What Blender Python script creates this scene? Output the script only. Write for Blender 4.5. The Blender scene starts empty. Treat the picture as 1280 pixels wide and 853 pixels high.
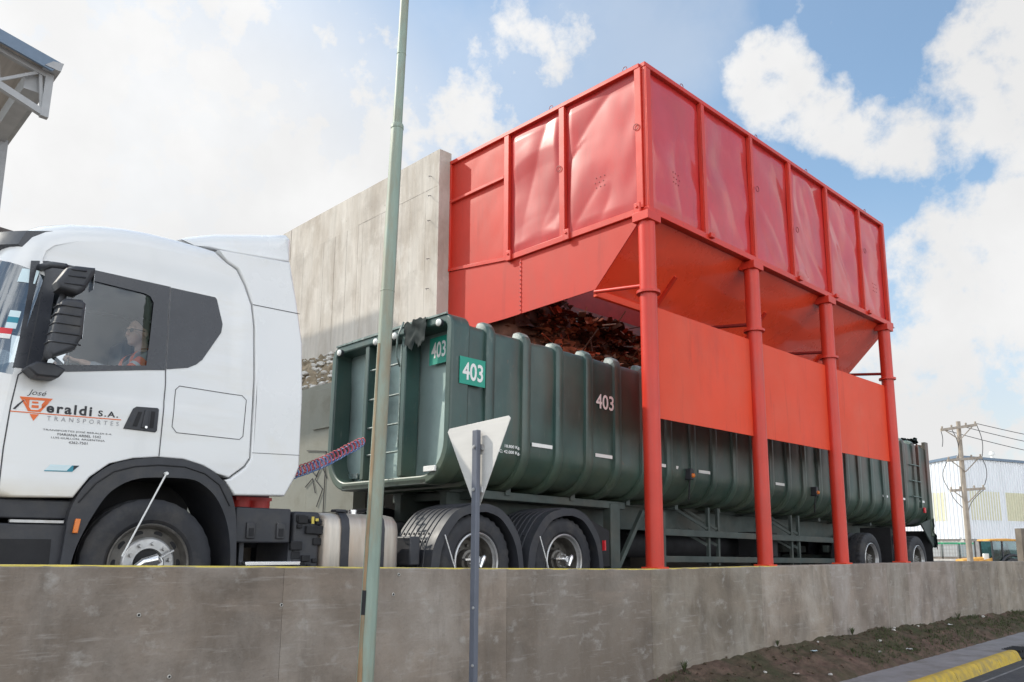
import bpy, bmesh, math, random
from mathutils import Vector, Matrix, noise, geometry
random.seed(7)
R = math.radians
S = bpy.context.scene
COL = S.collection
ORG = {}

# ------------------------------------------------------------------ materials
def mat(name, base, rough=0.5, metal=0.0, var=0.15, scale=4.0, stretch=(1, 1, 1), dirt=None, dirt_amt=0.0,
        dirt_scale=1.5, dirt_stretch=(1, 1, 1), bump=0.0, bump_scale=60.0, spec=0.5, coat=0.0, tone=False, hz=None, distort=0.0):
    m = bpy.data.materials.new(name); m.use_nodes = True
    nt = m.node_tree; N = nt.nodes; L = nt.links
    b = N['Principled BSDF']
    b.inputs['Roughness'].default_value = rough; b.inputs['Metallic'].default_value = metal
    b.inputs['Specular IOR Level'].default_value = spec
    b.inputs['Coat Weight'].default_value = coat; b.inputs['Coat Roughness'].default_value = 0.06
    tc = N.new('ShaderNodeTexCoord')
    def nz(sc, st, det=6, ro=0.6):
        mp = N.new('ShaderNodeMapping'); mp.inputs['Scale'].default_value = st
        L.new(tc.outputs['Object'], mp.inputs['Vector'])
        n = N.new('ShaderNodeTexNoise'); n.inputs['Scale'].default_value = sc
        n.inputs['Detail'].default_value = det; n.inputs['Roughness'].default_value = ro; n.inputs['Distortion'].default_value = distort
        L.new(mp.outputs['Vector'], n.inputs['Vector']); return n.outputs['Fac']
    def mix(f, a, c, bt='MIX'):
        x = N.new('ShaderNodeMix'); x.data_type = 'RGBA'; x.blend_type = bt
        for s, v in ((x.inputs['Factor'], f), (x.inputs['A'], a), (x.inputs['B'], c)):
            if hasattr(v, 'links'): L.new(v, s)
            elif s.type == 'VALUE': s.default_value = v
            else: s.default_value = (*v, 1)
        return x.outputs['Result']
    def ramp(f, a, c):
        x = N.new('ShaderNodeMapRange'); L.new(f, x.inputs['Value'])
        x.inputs['From Min'].default_value = a; x.inputs['From Max'].default_value = c; return x.outputs['Result']
    lo = tuple(v * (1 - var) for v in base); hi = tuple(min(1, v * (1 + var)) for v in base)
    c = mix(ramp(nz(scale, stretch), 0.3, 0.7), lo, hi)
    if dirt is not None:
        f = ramp(nz(dirt_scale, dirt_stretch, 8, 0.65), 0.62 - 0.3 * dirt_amt, 0.95 - 0.35 * dirt_amt)
        c = mix(f, c, dirt)
    if hz:   # dust rising from z0 (full) to z1 (none), object space
        sx = N.new('ShaderNodeSeparateXYZ'); L.new(tc.outputs['Object'], sx.inputs[0])
        f = ramp(sx.outputs['Z'], hz[1], hz[0])
        mm = N.new('ShaderNodeMath'); mm.operation = 'MULTIPLY'; L.new(f, mm.inputs[0]); L.new(nz(3, (1, 1, .6)), mm.inputs[1])
        c = mix(mm.outputs[0], c, hz[2])
    if tone:
        at = N.new('ShaderNodeAttribute'); at.attribute_name = 'tone'
        c = mix(1.0, c, at.outputs['Color'], 'MULTIPLY')
    L.new(c, b.inputs['Base Color'])
    rr = N.new('ShaderNodeMath'); rr.operation = 'MULTIPLY_ADD'
    L.new(nz(scale * 2.3, stretch), rr.inputs[0]); rr.inputs[1].default_value = 0.25; rr.inputs[2].default_value = max(0.02, rough - 0.12)
    L.new(rr.outputs[0], b.inputs['Roughness'])
    if bump:
        bp = N.new('ShaderNodeBump'); bp.inputs['Strength'].default_value = bump; bp.inputs['Distance'].default_value = 0.02
        L.new(nz(bump_scale, stretch, 8), bp.inputs['Height']); L.new(bp.outputs[0], b.inputs['Normal'])
    return m

def overlay(m, noise_scale, stretch, lo, hi, colour, amount, detail=8):
    t = m.node_tree; b = t.nodes['Principled BSDF']; src = b.inputs['Base Color'].links[0].from_socket
    c = t.nodes.new('ShaderNodeTexCoord'); mp = t.nodes.new('ShaderNodeMapping'); mp.inputs['Scale'].default_value = stretch; mp.inputs['Location'].default_value = (noise_scale, 3.3, 1.7)
    n = t.nodes.new('ShaderNodeTexNoise'); n.inputs['Scale'].default_value = noise_scale; n.inputs['Detail'].default_value = detail; n.inputs['Roughness'].default_value = .65
    r = t.nodes.new('ShaderNodeMapRange'); r.inputs['From Min'].default_value = lo; r.inputs['From Max'].default_value = hi; r.inputs['To Max'].default_value = amount
    x = t.nodes.new('ShaderNodeMix'); x.data_type = 'RGBA'; x.inputs['B'].default_value = (*colour, 1)
    t.links.new(c.outputs['Object'], mp.inputs[0]); t.links.new(mp.outputs[0], n.inputs['Vector']); t.links.new(n.outputs['Fac'], r.inputs['Value'])
    t.links.new(r.outputs[0], x.inputs['Factor']); t.links.new(src, x.inputs['A']); t.links.new(x.outputs['Result'], b.inputs['Base Color'])

def glass(name, tint, refl, rough=0.02):
    m = bpy.data.materials.new(name); m.use_nodes = True
    nt = m.node_tree; N = nt.nodes; L = nt.links
    for n in list(N): N.remove(n)
    o = N.new('ShaderNodeOutputMaterial'); mx = N.new('ShaderNodeMixShader')
    t = N.new('ShaderNodeBsdfTransparent'); t.inputs[0].default_value = (*tint, 1)
    g = N.new('ShaderNodeBsdfGlossy'); g.inputs['Roughness'].default_value = rough
    g.inputs['Color'].default_value = (0.86, 0.93, 1.0, 1)
    fr = N.new('ShaderNodeFresnel'); fr.inputs['IOR'].default_value = 1.5
    tc = N.new('ShaderNodeTexCoord'); nz = N.new('ShaderNodeTexNoise'); nz.inputs['Scale'].default_value = 1.5
    L.new(tc.outputs['Object'], nz.inputs['Vector'])
    a = N.new('ShaderNodeMath'); a.operation = 'MULTIPLY_ADD'; a.inputs[1].default_value = 0.06; a.inputs[2].default_value = refl - 0.07
    L.new(nz.outputs['Fac'], a.inputs[0])
    s = N.new('ShaderNodeMath'); s.operation = 'ADD'; s.use_clamp = True
    L.new(fr.outputs[0], s.inputs[0]); L.new(a.outputs[0], s.inputs[1])
    L.new(s.outputs[0], mx.inputs[0]); L.new(t.outputs[0], mx.inputs[1]); L.new(g.outputs[0], mx.inputs[2])
    L.new(mx.outputs[0], o.inputs[0]); return m

M = {}
M['red'] = mat('red_paint', (0.58, 0.036, 0.018), 0.34, var=0.10, scale=1.2, dirt=(0.44, 0.055, 0.04), dirt_amt=0.35, dirt_scale=2.5, dirt_stretch=(1, 1, .35), spec=0.45)
M['red_gloss'] = mat('glossy_red_sheet', (0.52, 0.026, 0.026), 0.32, var=0.14, scale=1.1, dirt=(0.42, 0.05, 0.045), dirt_amt=0.4, dirt_scale=2.2, dirt_stretch=(1, 1, .3), spec=0.45, coat=.55)
M['red_front'] = mat('sunlit_red_sheet', (0.43, 0.020, 0.018), 0.38, var=0.14, scale=1.1, dirt=(0.36, 0.045, 0.04), dirt_amt=0.4, dirt_scale=2.2, dirt_stretch=(1, 1, .3), spec=0.35, coat=.22)
M['red_plate'] = mat('sunlit_red_plate', (0.50, 0.034, 0.018), 0.5, var=0.08, scale=.9, dirt=(0.40, 0.05, 0.035), dirt_amt=0.35, dirt_scale=1.6, dirt_stretch=(1, 1, .3), spec=.28)
M['red_bounce'] = mat('bounce_lit_red_underside', (0.90, 0.085, 0.032), 0.28, var=0.10, scale=1.0, dirt=(0.66, 0.09, 0.05), dirt_amt=0.25, dirt_scale=1.2, spec=0.8, coat=1.0)  # hopper red brightened to paint in light bounced onto the funnel underside
M['red_matte'] = mat('red_matte_paint', (0.72, 0.070, 0.027), 0.5, var=0.07, scale=0.8, dirt=(0.5, 0.06, 0.04), dirt_amt=0.25, dirt_scale=1.6, dirt_stretch=(1, 1, .3), spec=.28)
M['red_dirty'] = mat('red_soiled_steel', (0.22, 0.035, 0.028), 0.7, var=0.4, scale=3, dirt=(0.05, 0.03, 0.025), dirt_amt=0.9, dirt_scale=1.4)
M['red_dark'] = mat('red_brown_steel', (0.24, 0.02, 0.018), 0.45, var=0.2)
M['green'] = mat('green_tub_paint', (0.028, 0.069, 0.060), 0.38, var=0.28, scale=2.0, dirt=(0.056, 0.082, 0.066), dirt_amt=0.6, dirt_scale=2.2, dirt_stretch=(1, 1, .3), spec=0.62, hz=(1.40, 1.95, (0.11, 0.125, 0.075)), bump=.05, bump_scale=18)
M['green_end'] = mat('faded_green_end_sheet', (0.36, 0.46, 0.44), 0.48, 0.6, var=0.25, scale=2.0, dirt=(0.20, 0.28, 0.265), dirt_amt=0.5, dirt_scale=2.0, spec=1.0)
M['green_worn'] = mat('green_worn_edge', (0.115, 0.165, 0.15), 0.45, var=0.45, scale=14, dirt=(0.42, 0.45, 0.43), dirt_amt=0.5, dirt_scale=9)
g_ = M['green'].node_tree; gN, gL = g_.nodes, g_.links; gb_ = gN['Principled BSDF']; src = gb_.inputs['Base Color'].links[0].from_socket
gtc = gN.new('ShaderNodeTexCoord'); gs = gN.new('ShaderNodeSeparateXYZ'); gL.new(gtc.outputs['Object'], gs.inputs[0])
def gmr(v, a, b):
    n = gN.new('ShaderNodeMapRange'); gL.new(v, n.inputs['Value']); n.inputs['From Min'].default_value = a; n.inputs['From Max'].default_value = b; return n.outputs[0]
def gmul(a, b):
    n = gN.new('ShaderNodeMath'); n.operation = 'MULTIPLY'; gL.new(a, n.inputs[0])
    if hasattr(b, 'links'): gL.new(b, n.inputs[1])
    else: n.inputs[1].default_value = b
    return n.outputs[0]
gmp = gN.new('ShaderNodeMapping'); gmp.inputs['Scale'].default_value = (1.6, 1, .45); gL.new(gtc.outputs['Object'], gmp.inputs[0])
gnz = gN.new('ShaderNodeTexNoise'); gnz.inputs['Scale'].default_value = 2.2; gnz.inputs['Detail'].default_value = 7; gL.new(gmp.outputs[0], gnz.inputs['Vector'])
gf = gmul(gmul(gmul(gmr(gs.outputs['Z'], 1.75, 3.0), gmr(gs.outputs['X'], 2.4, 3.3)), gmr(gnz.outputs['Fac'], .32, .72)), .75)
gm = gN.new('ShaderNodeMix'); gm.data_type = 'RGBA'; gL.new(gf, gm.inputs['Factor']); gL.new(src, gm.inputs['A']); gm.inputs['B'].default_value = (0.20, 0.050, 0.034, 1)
gmp2 = gN.new('ShaderNodeMapping'); gmp2.inputs['Scale'].default_value = (1, 1, .22); gL.new(gtc.outputs['Object'], gmp2.inputs[0])
gn2 = gN.new('ShaderNodeTexNoise'); gn2.inputs['Scale'].default_value = 11; gn2.inputs['Detail'].default_value = 9; gn2.inputs['Roughness'].default_value = .7; gL.new(gmp2.outputs[0], gn2.inputs['Vector'])
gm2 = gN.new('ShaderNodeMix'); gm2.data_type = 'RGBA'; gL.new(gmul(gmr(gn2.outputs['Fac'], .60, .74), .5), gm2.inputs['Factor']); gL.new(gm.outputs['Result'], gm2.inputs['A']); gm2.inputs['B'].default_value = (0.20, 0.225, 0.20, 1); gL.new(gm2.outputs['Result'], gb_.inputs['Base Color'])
overlay(M['green'], 3.2, (1, 1, .14), .55, .76, (0.085, 0.082, 0.062), .55)
overlay(M['green'], 1.3, (1, 1, .8), .50, .72, (0.022, 0.045, 0.040), .5)
overlay(M['green'], 19, (1, 1, .35), .66, .73, (0.14, 0.075, 0.04), .6, 5)
M['chassis'] = mat('green_grey_chassis', (0.055, 0.072, 0.066), 0.6, var=0.3, dirt=(0.10, 0.09, 0.07), dirt_amt=0.5)
M['white'] = mat('white_cab_paint', (0.735, 0.74, 0.74), 0.22, var=0.012, scale=1.2, dirt=(0.67, 0.64, 0.57), dirt_amt=0.12, dirt_scale=1.1, dirt_stretch=(1, 1, 2.5), spec=0.5, coat=0.35, hz=(1.0, 1.16, (0.55, 0.47, 0.32)))
M['white2'] = mat('white_fairing_paint', (0.735, 0.74, 0.74), 0.25, var=0.012, scale=1.0, dirt=(0.68, 0.65, 0.58), dirt_amt=0.1, coat=0.3)
for k_ in ('red', 'red_matte', 'red_gloss', 'red_front', 'red_plate'):
    overlay(M[k_], 6, (1, 1, .10), .58, .78, (0.26, 0.022, 0.016), .42)
    overlay(M[k_], 24, (1, 1, .6), .67, .74, (0.20, 0.05, 0.03), .55, 4)
overlay(M['red_gloss'], 1.4, (1, 1, .7), .52, .78, (0.60, 0.13, 0.13), .35)
overlay(M['red_matte'], 1.1, (1, 1, .8), .50, .80, (0.62, 0.13, 0.075), .35)
overlay(M['white'], 1.6, (.5, 1, 2.5), .50, .80, (0.62, 0.585, 0.51), .45)
overlay(M['white2'], 1.3, (1, 1, .8), .52, .80, (0.64, 0.62, 0.57), .35)
M['blackglass'] = mat('black_window_band', (0.040, 0.043, 0.052), 0.28, var=0.08, spec=0.5)
M['plastic'] = mat('dark_plastic', (0.032, 0.034, 0.041), 0.52, var=0.2, dirt=(0.07, 0.065, 0.06), dirt_amt=0.35, dirt_scale=3, bump=.05, bump_scale=80)
M['black'] = mat('black_recess', (0.014, 0.014, 0.016), 0.75, var=0.3)
M['seam'] = mat('seam_shadow', (0.06, 0.06, 0.065), 0.7, var=0.1)
M['rubber'] = mat('tyre_rubber', (0.028, 0.029, 0.034), 0.72, var=0.2, scale=6, dirt=(0.075, 0.068, 0.06), dirt_amt=0.4, dirt_scale=4, bump=.08, bump_scale=40)
M['steel'] = mat('grey_wheel_steel', (0.50, 0.50, 0.50), 0.38, 0.55, var=0.15, scale=6, dirt=(0.25, 0.22, 0.18), dirt_amt=0.45, dirt_scale=5)
M['steel_dark'] = mat('dark_wheel_steel', (0.16, 0.15, 0.135), 0.5, 0.4, var=0.3, scale=7, dirt=(0.05, 0.045, 0.04), dirt_amt=0.6, dirt_scale=5)
M['chrome'] = mat('bright_metal', (0.78, 0.78, 0.78), 0.22, 0.9, var=0.06)
M['alu'] = mat('brushed_tank_metal', (0.50, 0.455, 0.40), 0.46, 0.65, var=0.16, scale=5, stretch=(6, 1, .5), dirt=(0.44, 0.34, 0.26), dirt_amt=0.6, dirt_scale=2.5, dirt_stretch=(2, 1, .35))
M['concrete'] = mat('wall_concrete', (0.225, 0.186, 0.152), 0.85, var=0.30, scale=1.6, stretch=(1, 1, 1.2), dirt=(0.345, 0.308, 0.272), dirt_amt=0.66, dirt_scale=1.7, dirt_stretch=(1.0, 1, .7), bump=0.35, bump_scale=22, spec=0.3, tone=True, distort=.35)
overlay(M['concrete'], 3.2, (1, 1, .16), .54, .74, (0.12, 0.10, 0.082), .65)
overlay(M['concrete'], .55, (1, 1, .9), .46, .62, (0.175, 0.142, 0.113), .6)
overlay(M['concrete'], 9, (.25, 1, 2.6), .57, .72, (0.42, 0.39, 0.36), .45)
overlay(M['concrete'], 5.5, (1, 1, 1.3), .58, .72, (0.44, 0.42, 0.39), .5)
overlay(M['concrete'], 1.1, (.5, 1, 2.2), .55, .75, (0.34, 0.27, 0.215), .55)
overlay(M['concrete'], 38, (1, 1, 1), .66, .74, (0.10, 0.09, 0.08), .5, 3)
M['concrete_tall'] = mat('board_marked_concrete', (0.53, 0.488, 0.435), 0.9, var=0.09, scale=2.2, stretch=(1, 6, .5), dirt=(0.34, 0.285, 0.23), dirt_amt=0.5, dirt_scale=1.2, dirt_stretch=(1, 1.6, .5), bump=0.45, bump_scale=9, spec=0.2, tone=True)
overlay(M['concrete_tall'], 4, (1, 1, .12), .55, .75, (0.25, 0.21, 0.17), .3)
overlay(M['concrete_tall'], 2.2, (1, 1, .8), .56, .72, (0.66, 0.63, 0.58), .6)
overlay(M['concrete_tall'], 1.3, (1, 1, 1.2), .52, .70, (0.33, 0.29, 0.25), .55)
overlay(M['concrete_tall'], 16, (1, 1, .7), .64, .72, (0.17, 0.145, 0.12), .6)
M['concrete_green'] = mat('weathered_green_concrete', (0.25, 0.25, 0.215), 0.9, var=0.2, scale=1.5, dirt=(0.16, 0.15, 0.12), dirt_amt=0.6, spec=0.2, bump=.2)
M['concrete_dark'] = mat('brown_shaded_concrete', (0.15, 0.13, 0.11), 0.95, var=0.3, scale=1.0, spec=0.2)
M['yellow'] = mat('yellow_line_paint', (0.62, 0.49, 0.09), 0.7, var=0.15, dirt=(0.3, 0.27, 0.16), dirt_amt=0.5, dirt_scale=6)
M['curb'] = mat('yellow_kerb_paint', (0.52, 0.35, 0.035), 0.75, var=0.15, scale=6, dirt=(0.22, 0.17, 0.08), dirt_amt=0.5, dirt_scale=5, bump=.2, bump_scale=30)
overlay(M['curb'], 14, (1, 1, 1), .56, .68, (0.20, 0.175, 0.13), .7, 6)
overlay(M['curb'], 3, (.6, 1, 1), .55, .75, (0.26, 0.19, 0.06), .6)
M['asphalt'] = mat('asphalt', (0.066, 0.068, 0.073), 0.9, var=0.2, scale=12, dirt=(0.09, 0.09, 0.09), dirt_amt=0.5, bump=.3, bump_scale=120, spec=0.3)
M['walk'] = mat('sidewalk_concrete', (0.25, 0.238, 0.238), 0.9, var=0.14, scale=3, dirt=(0.15, 0.13, 0.115), dirt_amt=0.5, dirt_scale=2, bump=.2, bump_scale=80, spec=0.3)
M['bounce_walk'] = mat('pale_bounce_paving', (0.42, 0.39, 0.35), 0.9, var=0.15, spec=.2)
M['worn_line'] = mat('worn_line_paint', (0.20, 0.20, 0.20), 0.8, var=0.3, scale=6, spec=.2)
M['ground'] = mat('dry_ground', (0.30, 0.255, 0.20), 0.95, var=0.3, scale=.4, spec=0.2)
M['dirt'] = mat('brown_earth', (0.118, 0.078, 0.060), 0.95, var=0.4, scale=7, dirt=(0.05, 0.056, 0.028), dirt_amt=0.75, dirt_scale=1.1, bump=.8, bump_scale=25, spec=0.15)
M['grass'] = mat('short_grass', (0.06, 0.075, 0.028), 0.8, var=0.5, scale=9)
M['stone'] = mat('pale_stone', (0.50, 0.48, 0.44), 0.9, var=0.2, scale=20)
M['rubble'] = mat('rubble_soil', (0.30, 0.24, 0.17), 0.95, var=0.5, scale=6, dirt=(0.14, 0.11, 0.07), dirt_amt=0.8, dirt_scale=4, bump=1, bump_scale=18, spec=.15)
M['pole'] = mat('pale_green_pole_paint', (0.255, 0.325, 0.27), 0.55, var=0.18, scale=3, stretch=(1, 1, .3), dirt=(0.27, 0.17, 0.085), dirt_amt=0.62, dirt_scale=4.5, dirt_stretch=(1, 1, .22))
M['rust'] = mat('rust_streak', (0.27, 0.17, 0.09), 0.8, var=0.4, scale=8, stretch=(1, 1, .3), dirt=(0.25, 0.29, 0.22), dirt_amt=0.55, dirt_scale=6, dirt_stretch=(1, 1, .3))
M['galv'] = mat('galvanised_sheet', (0.60, 0.585, 0.56), 0.5, 0.15, var=0.05, scale=3, stretch=(1, 1, 8))
M['signpost'] = mat('blue_grey_post_paint', (0.115, 0.125, 0.155), 0.5, var=0.12)
M['plate'] = mat('green_number_plate', (0.012, 0.30, 0.21), 0.45, var=0.08, scale=6)
M['lettering'] = mat('white_lettering', (0.80, 0.80, 0.78), 0.6, var=0.08, scale=30, dirt=(.5, .52, .5), dirt_amt=.3, dirt_scale=30)
M['ink'] = mat('dark_grey_ink', (0.03, 0.03, 0.035), 0.6, var=0.05)
M['ink2'] = mat('light_grey_ink', (0.33, 0.33, 0.35), 0.6, var=0.05)
M['orange'] = mat('orange_ink', (0.80, 0.16, 0.035), 0.5, var=0.05)
M['amber'] = mat('amber_lens', (0.75, 0.20, 0.03), 0.25, var=0.1)
M['redlens'] = mat('red_lens', (0.62, 0.02, 0.03), 0.3, var=0.1)
M['redsusp'] = mat('red_suspension_paint', (0.45, 0.035, 0.03), 0.5, var=0.25)
M['teal'] = mat('teal_decal', (0.02, 0.24, 0.33), 0.4, var=0.05)
M['paleblue'] = mat('pale_decal', (0.62, 0.76, 0.80), 0.4, var=0.03)
M['hose_red'] = mat('red_hose', (0.55, 0.07, 0.10), 0.4, var=0.1)
M['hose_blue'] = mat('blue_hose', (0.14, 0.24, 0.52), 0.4, var=0.1)
M['skin'] = mat('skin', (0.50, 0.31, 0.23), 0.5, var=0.05)
M['hair'] = mat('dark_hair', (0.035, 0.025, 0.02), 0.6, var=0.3)
M['shirt'] = mat('grey_shirt', (0.30, 0.31, 0.33), 0.8, var=0.1)
M['hivis'] = mat('orange_safety_cloth', (0.95, 0.17, 0.05), 0.6, var=0.05)
M['reflect'] = mat('silver_reflective_tape', (0.7, 0.7, 0.66), 0.4, var=0.05)
M['interior'] = mat('grey_cab_trim', (0.16, 0.17, 0.19), 0.7, var=0.15)
M['wood'] = mat('weathered_wood', (0.36, 0.31, 0.26), 0.85, var=0.25, scale=3, stretch=(4, 4, .3), dirt=(0.2, 0.17, 0.14), dirt_amt=.5)
M['metal_sheet'] = mat('pale_corrugated_sheet', (0.72, 0.745, 0.78), 0.45, 0.1, var=0.05, scale=1, stretch=(1, 1, .2))
M['translucent'] = mat('yellowed_skylight_sheet', (0.61, 0.59, 0.43), 0.5, var=0.08)
M['block'] = mat('grey_blockwork', (0.42, 0.40, 0.38), 0.9, var=0.2, scale=3)
M['bhyellow'] = mat('orange_yellow_machine_paint', (0.62, 0.33, 0.07), 0.5, var=0.2, scale=5, dirt=(0.3, 0.12, 0.05), dirt_amt=.5)
M['tote'] = mat('white_tote_plastic', (0.75, 0.76, 0.74), 0.5, var=0.05)
M['totegreen'] = mat('green_tote_cover', (0.05, 0.36, 0.18), 0.5, var=0.2)
M['totedull'] = mat('grey_blue_tote_plastic', (0.42, 0.50, 0.52), 0.5, var=0.1)
M['bluefascia'] = mat('blue_grey_fascia', (0.13, 0.185, 0.26), 0.5, var=0.08)
M['trussgrey'] = mat('grey_truss_paint', (0.34, 0.35, 0.36), 0.6, var=0.1)
M['roofunder'] = mat('roof_underside_sheet', (0.44, 0.41, 0.38), 0.7, var=0.12, scale=2, stretch=(8, .4, 1))
M['darkwall'] = mat('dark_brown_cladding', (0.12, 0.105, 0.10), 0.8, var=0.15)
M['wire'] = mat('dark_cable', (0.06, 0.06, 0.065), 0.7, var=0.1)
M['garbage'] = mat('mixed_rubbish', (0.20, 0.088, 0.052), 0.8, var=0.5, scale=5, tone=True, spec=.3)
M['tarp'] = mat('black_torn_tarp', (0.014, 0.022, 0.022), 0.8, var=0.3, spec=.25)
M['glass'] = glass('window_glass', (0.90, 0.94, 0.97), 0.07)
M['windscreen'] = glass('windscreen_glass', (0.72, 0.82, 0.85), 0.16)
M['bhglass'] = glass('tinted_glass', (0.30, 0.47, 0.48), 0.10)
M['lamp_lens'] = mat('white_lamp_lens', (0.85, 0.85, 0.80), 0.25, var=0.03)

# ------------------------------------------------------------------ object helpers
def root_of(o):
    while o.parent: o = o.parent
    return o
def org(o): return ORG.get(root_of(o).name, Vector((0, 0, 0)))

def finish(o, mesh, m, smooth, bevel, bseg=2):
    if not isinstance(m, (list, tuple)): m = [m]
    for x in m: mesh.materials.append(M[x] if isinstance(x, str) else x)
    if smooth is not None and smooth is not False:
        mesh.shade_smooth()
        if smooth is not True: mesh.set_sharp_from_angle(angle=R(smooth))
    if bevel:
        b = o.modifiers.new('Bevel', 'BEVEL'); b.width = bevel; b.segments = bseg; b.limit_method = 'ANGLE'; b.angle_limit = R(40)
        b.harden_normals = False
        if not smooth: mesh.shade_smooth(); mesh.set_sharp_from_angle(angle=R(35))

def obj(name, V, F, m, parent=None, smooth=None, bevel=0, tones=None, at=None, midx=None, bseg=2):
    off = Vector((0, 0, 0)) if (parent is None and at is None) else (org(parent) if parent else Vector(at))
    me = bpy.data.meshes.new(name)
    me.from_pydata([tuple(Vector(v) - off) for v in V], [], F); me.validate(clean_customdata=False)
    bm = bmesh.new(); bm.from_mesh(me); bmesh.ops.recalc_face_normals(bm, faces=bm.faces); bm.to_mesh(me); bm.free()
    if tones is not None:
        ca = me.color_attributes.new('tone', 'FLOAT_COLOR', 'CORNER')
        for p in me.polygons:
            t = tones[p.index % len(tones)]
            if not isinstance(t, tuple): t = (t, t, t)
            for li in p.loop_indices: ca.data[li].color = (*t, 1)
    o = bpy.data.objects.new(name, me); COL.objects.link(o)
    if parent: o.parent = parent
    elif at is not None: o.location = at; ORG[o.name] = Vector(at)
    finish(o, me, m, smooth, bevel, bseg)
    if midx:
        for p in me.polygons: p.material_index = midx[p.index]
    return o

def tag(o, label=None, cat=None, group=None, kind=None):
    if label: o['label'] = label
    if cat: o['category'] = cat
    if group: o['group'] = group
    if kind: o['kind'] = kind
    return o
def thing(name, loc, label, cat, group=None):
    e = bpy.data.objects.new(name, None); COL.objects.link(e); e.location = loc; e.empty_display_size = .3
    ORG[e.name] = Vector(loc); return tag(e, label, cat, group)

class MB:
    def __init__(s): s.V = []; s.F = []; s.T = []
    def add(s, V, F, tone=None):
        n = len(s.V); s.V += [Vector(v) for v in V]; s.F += [tuple(i + n for i in f) for f in F]
        s.T += [tone if tone is not None else 1.0] * len(F); return s
    def box(s, x0, x1, y0, y1, z0, z1, tone=None):
        V = [(x, y, z) for x in (x0, x1) for y in (y0, y1) for z in (z0, z1)]
        return s.add(V, [(0, 1, 3, 2), (4, 6, 7, 5), (0, 4, 5, 1), (2, 3, 7, 6), (0, 2, 6, 4), (1, 5, 7, 3)], tone)
    def cyl(s, p0, p1, r0, r1=None, n=24, caps=True):
        p0, p1 = Vector(p0), Vector(p1); r1 = r0 if r1 is None else r1
        d = (p1 - p0).normalized(); a = d.orthogonal().normalized(); b = d.cross(a)
        V = []
        for p, r in ((p0, r0), (p1, r1)):
            V += [p + a * r * math.cos(2 * math.pi * i / n) + b * r * math.sin(2 * math.pi * i / n) for i in range(n)]
        F = [(i, (i + 1) % n, n + (i + 1) % n, n + i) for i in range(n)]
        if caps: F += [tuple(range(n))[::-1], tuple(range(n, 2 * n))]
        return s.add(V, F)
    def tube(s, path, r, n=8, closed=False, caps=True):
        P = [Vector(p) for p in path]; k = len(P); V = []; F = []
        d0 = (P[1] - P[0]).normalized(); a = d0.orthogonal().normalized()
        for i in range(k):
            if closed: d = (P[(i + 1) % k] - P[i - 1]).normalized()
            else: d = (P[min(i + 1, k - 1)] - P[max(i - 1, 0)]).normalized()
            a = (a - d * a.dot(d)).normalized(); b = d.cross(a); rr = r[i] if isinstance(r, (list, tuple)) else r
            V += [P[i] + a * rr * math.cos(2 * math.pi * j / n) + b * rr * math.sin(2 * math.pi * j / n) for j in range(n)]
        for i in range(k if closed else k - 1):
            q = (i + 1) % k
            F += [(i * n + j, i * n + (j + 1) % n, q * n + (j + 1) % n, q * n + j) for j in range(n)]
        if caps and not closed: F += [tuple(range(n))[::-1], tuple(range((k - 1) * n, k * n))]
        return s.add(V, F)
    def bar(s, p0, p1, w, h, up=(0, 0, 1)):
        p0, p1 = Vector(p0), Vector(p1); d = (p1 - p0).normalized(); u = Vector(up)
        a = d.cross(u)
        if a.length < 1e-4: a = d.orthogonal()
        a.normalize(); b = a.cross(d).normalized()
        V = [p + a * sx * w / 2 + b * sz * h / 2 for p in (p0, p1) for sx, sz in ((-1, -1), (1, -1), (1, 1), (-1, 1))]
        return s.add(V, [(0, 3, 2, 1), (4, 5, 6, 7)] + [(i, (i + 1) % 4, 4 + (i + 1) % 4, 4 + i) for i in range(4)])
    def prism(s, poly, axis, a, b):
        """poly in the two remaining axes order (x,y,z minus axis)"""
        n = len(poly)
        def P(u, v, t):
            return {'x': (t, u, v), 'y': (u, t, v), 'z': (u, v, t)}[axis]
        V = [P(u, v, a) for u, v in poly] + [P(u, v, b) for u, v in poly]
        F = [tuple(range(n)), tuple(range(n, 2 * n))[::-1]] + [(i, n + i, n + (i + 1) % n, (i + 1) % n) for i in range(n)]
        return s.add(V, F)
    def lathe(s, prof, c, axis='y', n=48, caps=False):
        """prof: list of (along, radius)"""
        V = []; F = []; k = len(prof); c = Vector(c)
        for t, r in prof:
            for j in range(n):
                q = 2 * math.pi * j / n; u, v = r * math.cos(q), r * math.sin(q)
                V.append(c + Vector({'y': (u, t, v), 'x': (t, u, v), 'z': (u, v, t)}[axis]))
        for i in range(k - 1):
            F += [(i * n + j, i * n + (j + 1) % n, (i + 1) * n + (j + 1) % n, (i + 1) * n + j) for j in range(n)]
        return s.add(V, F)
    def build(s, name, m, parent=None, smooth=None, bevel=0, tones=False, at=None):
        return obj(name, s.V, s.F, m, parent, smooth, bevel, s.T if tones else None, at)

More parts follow.
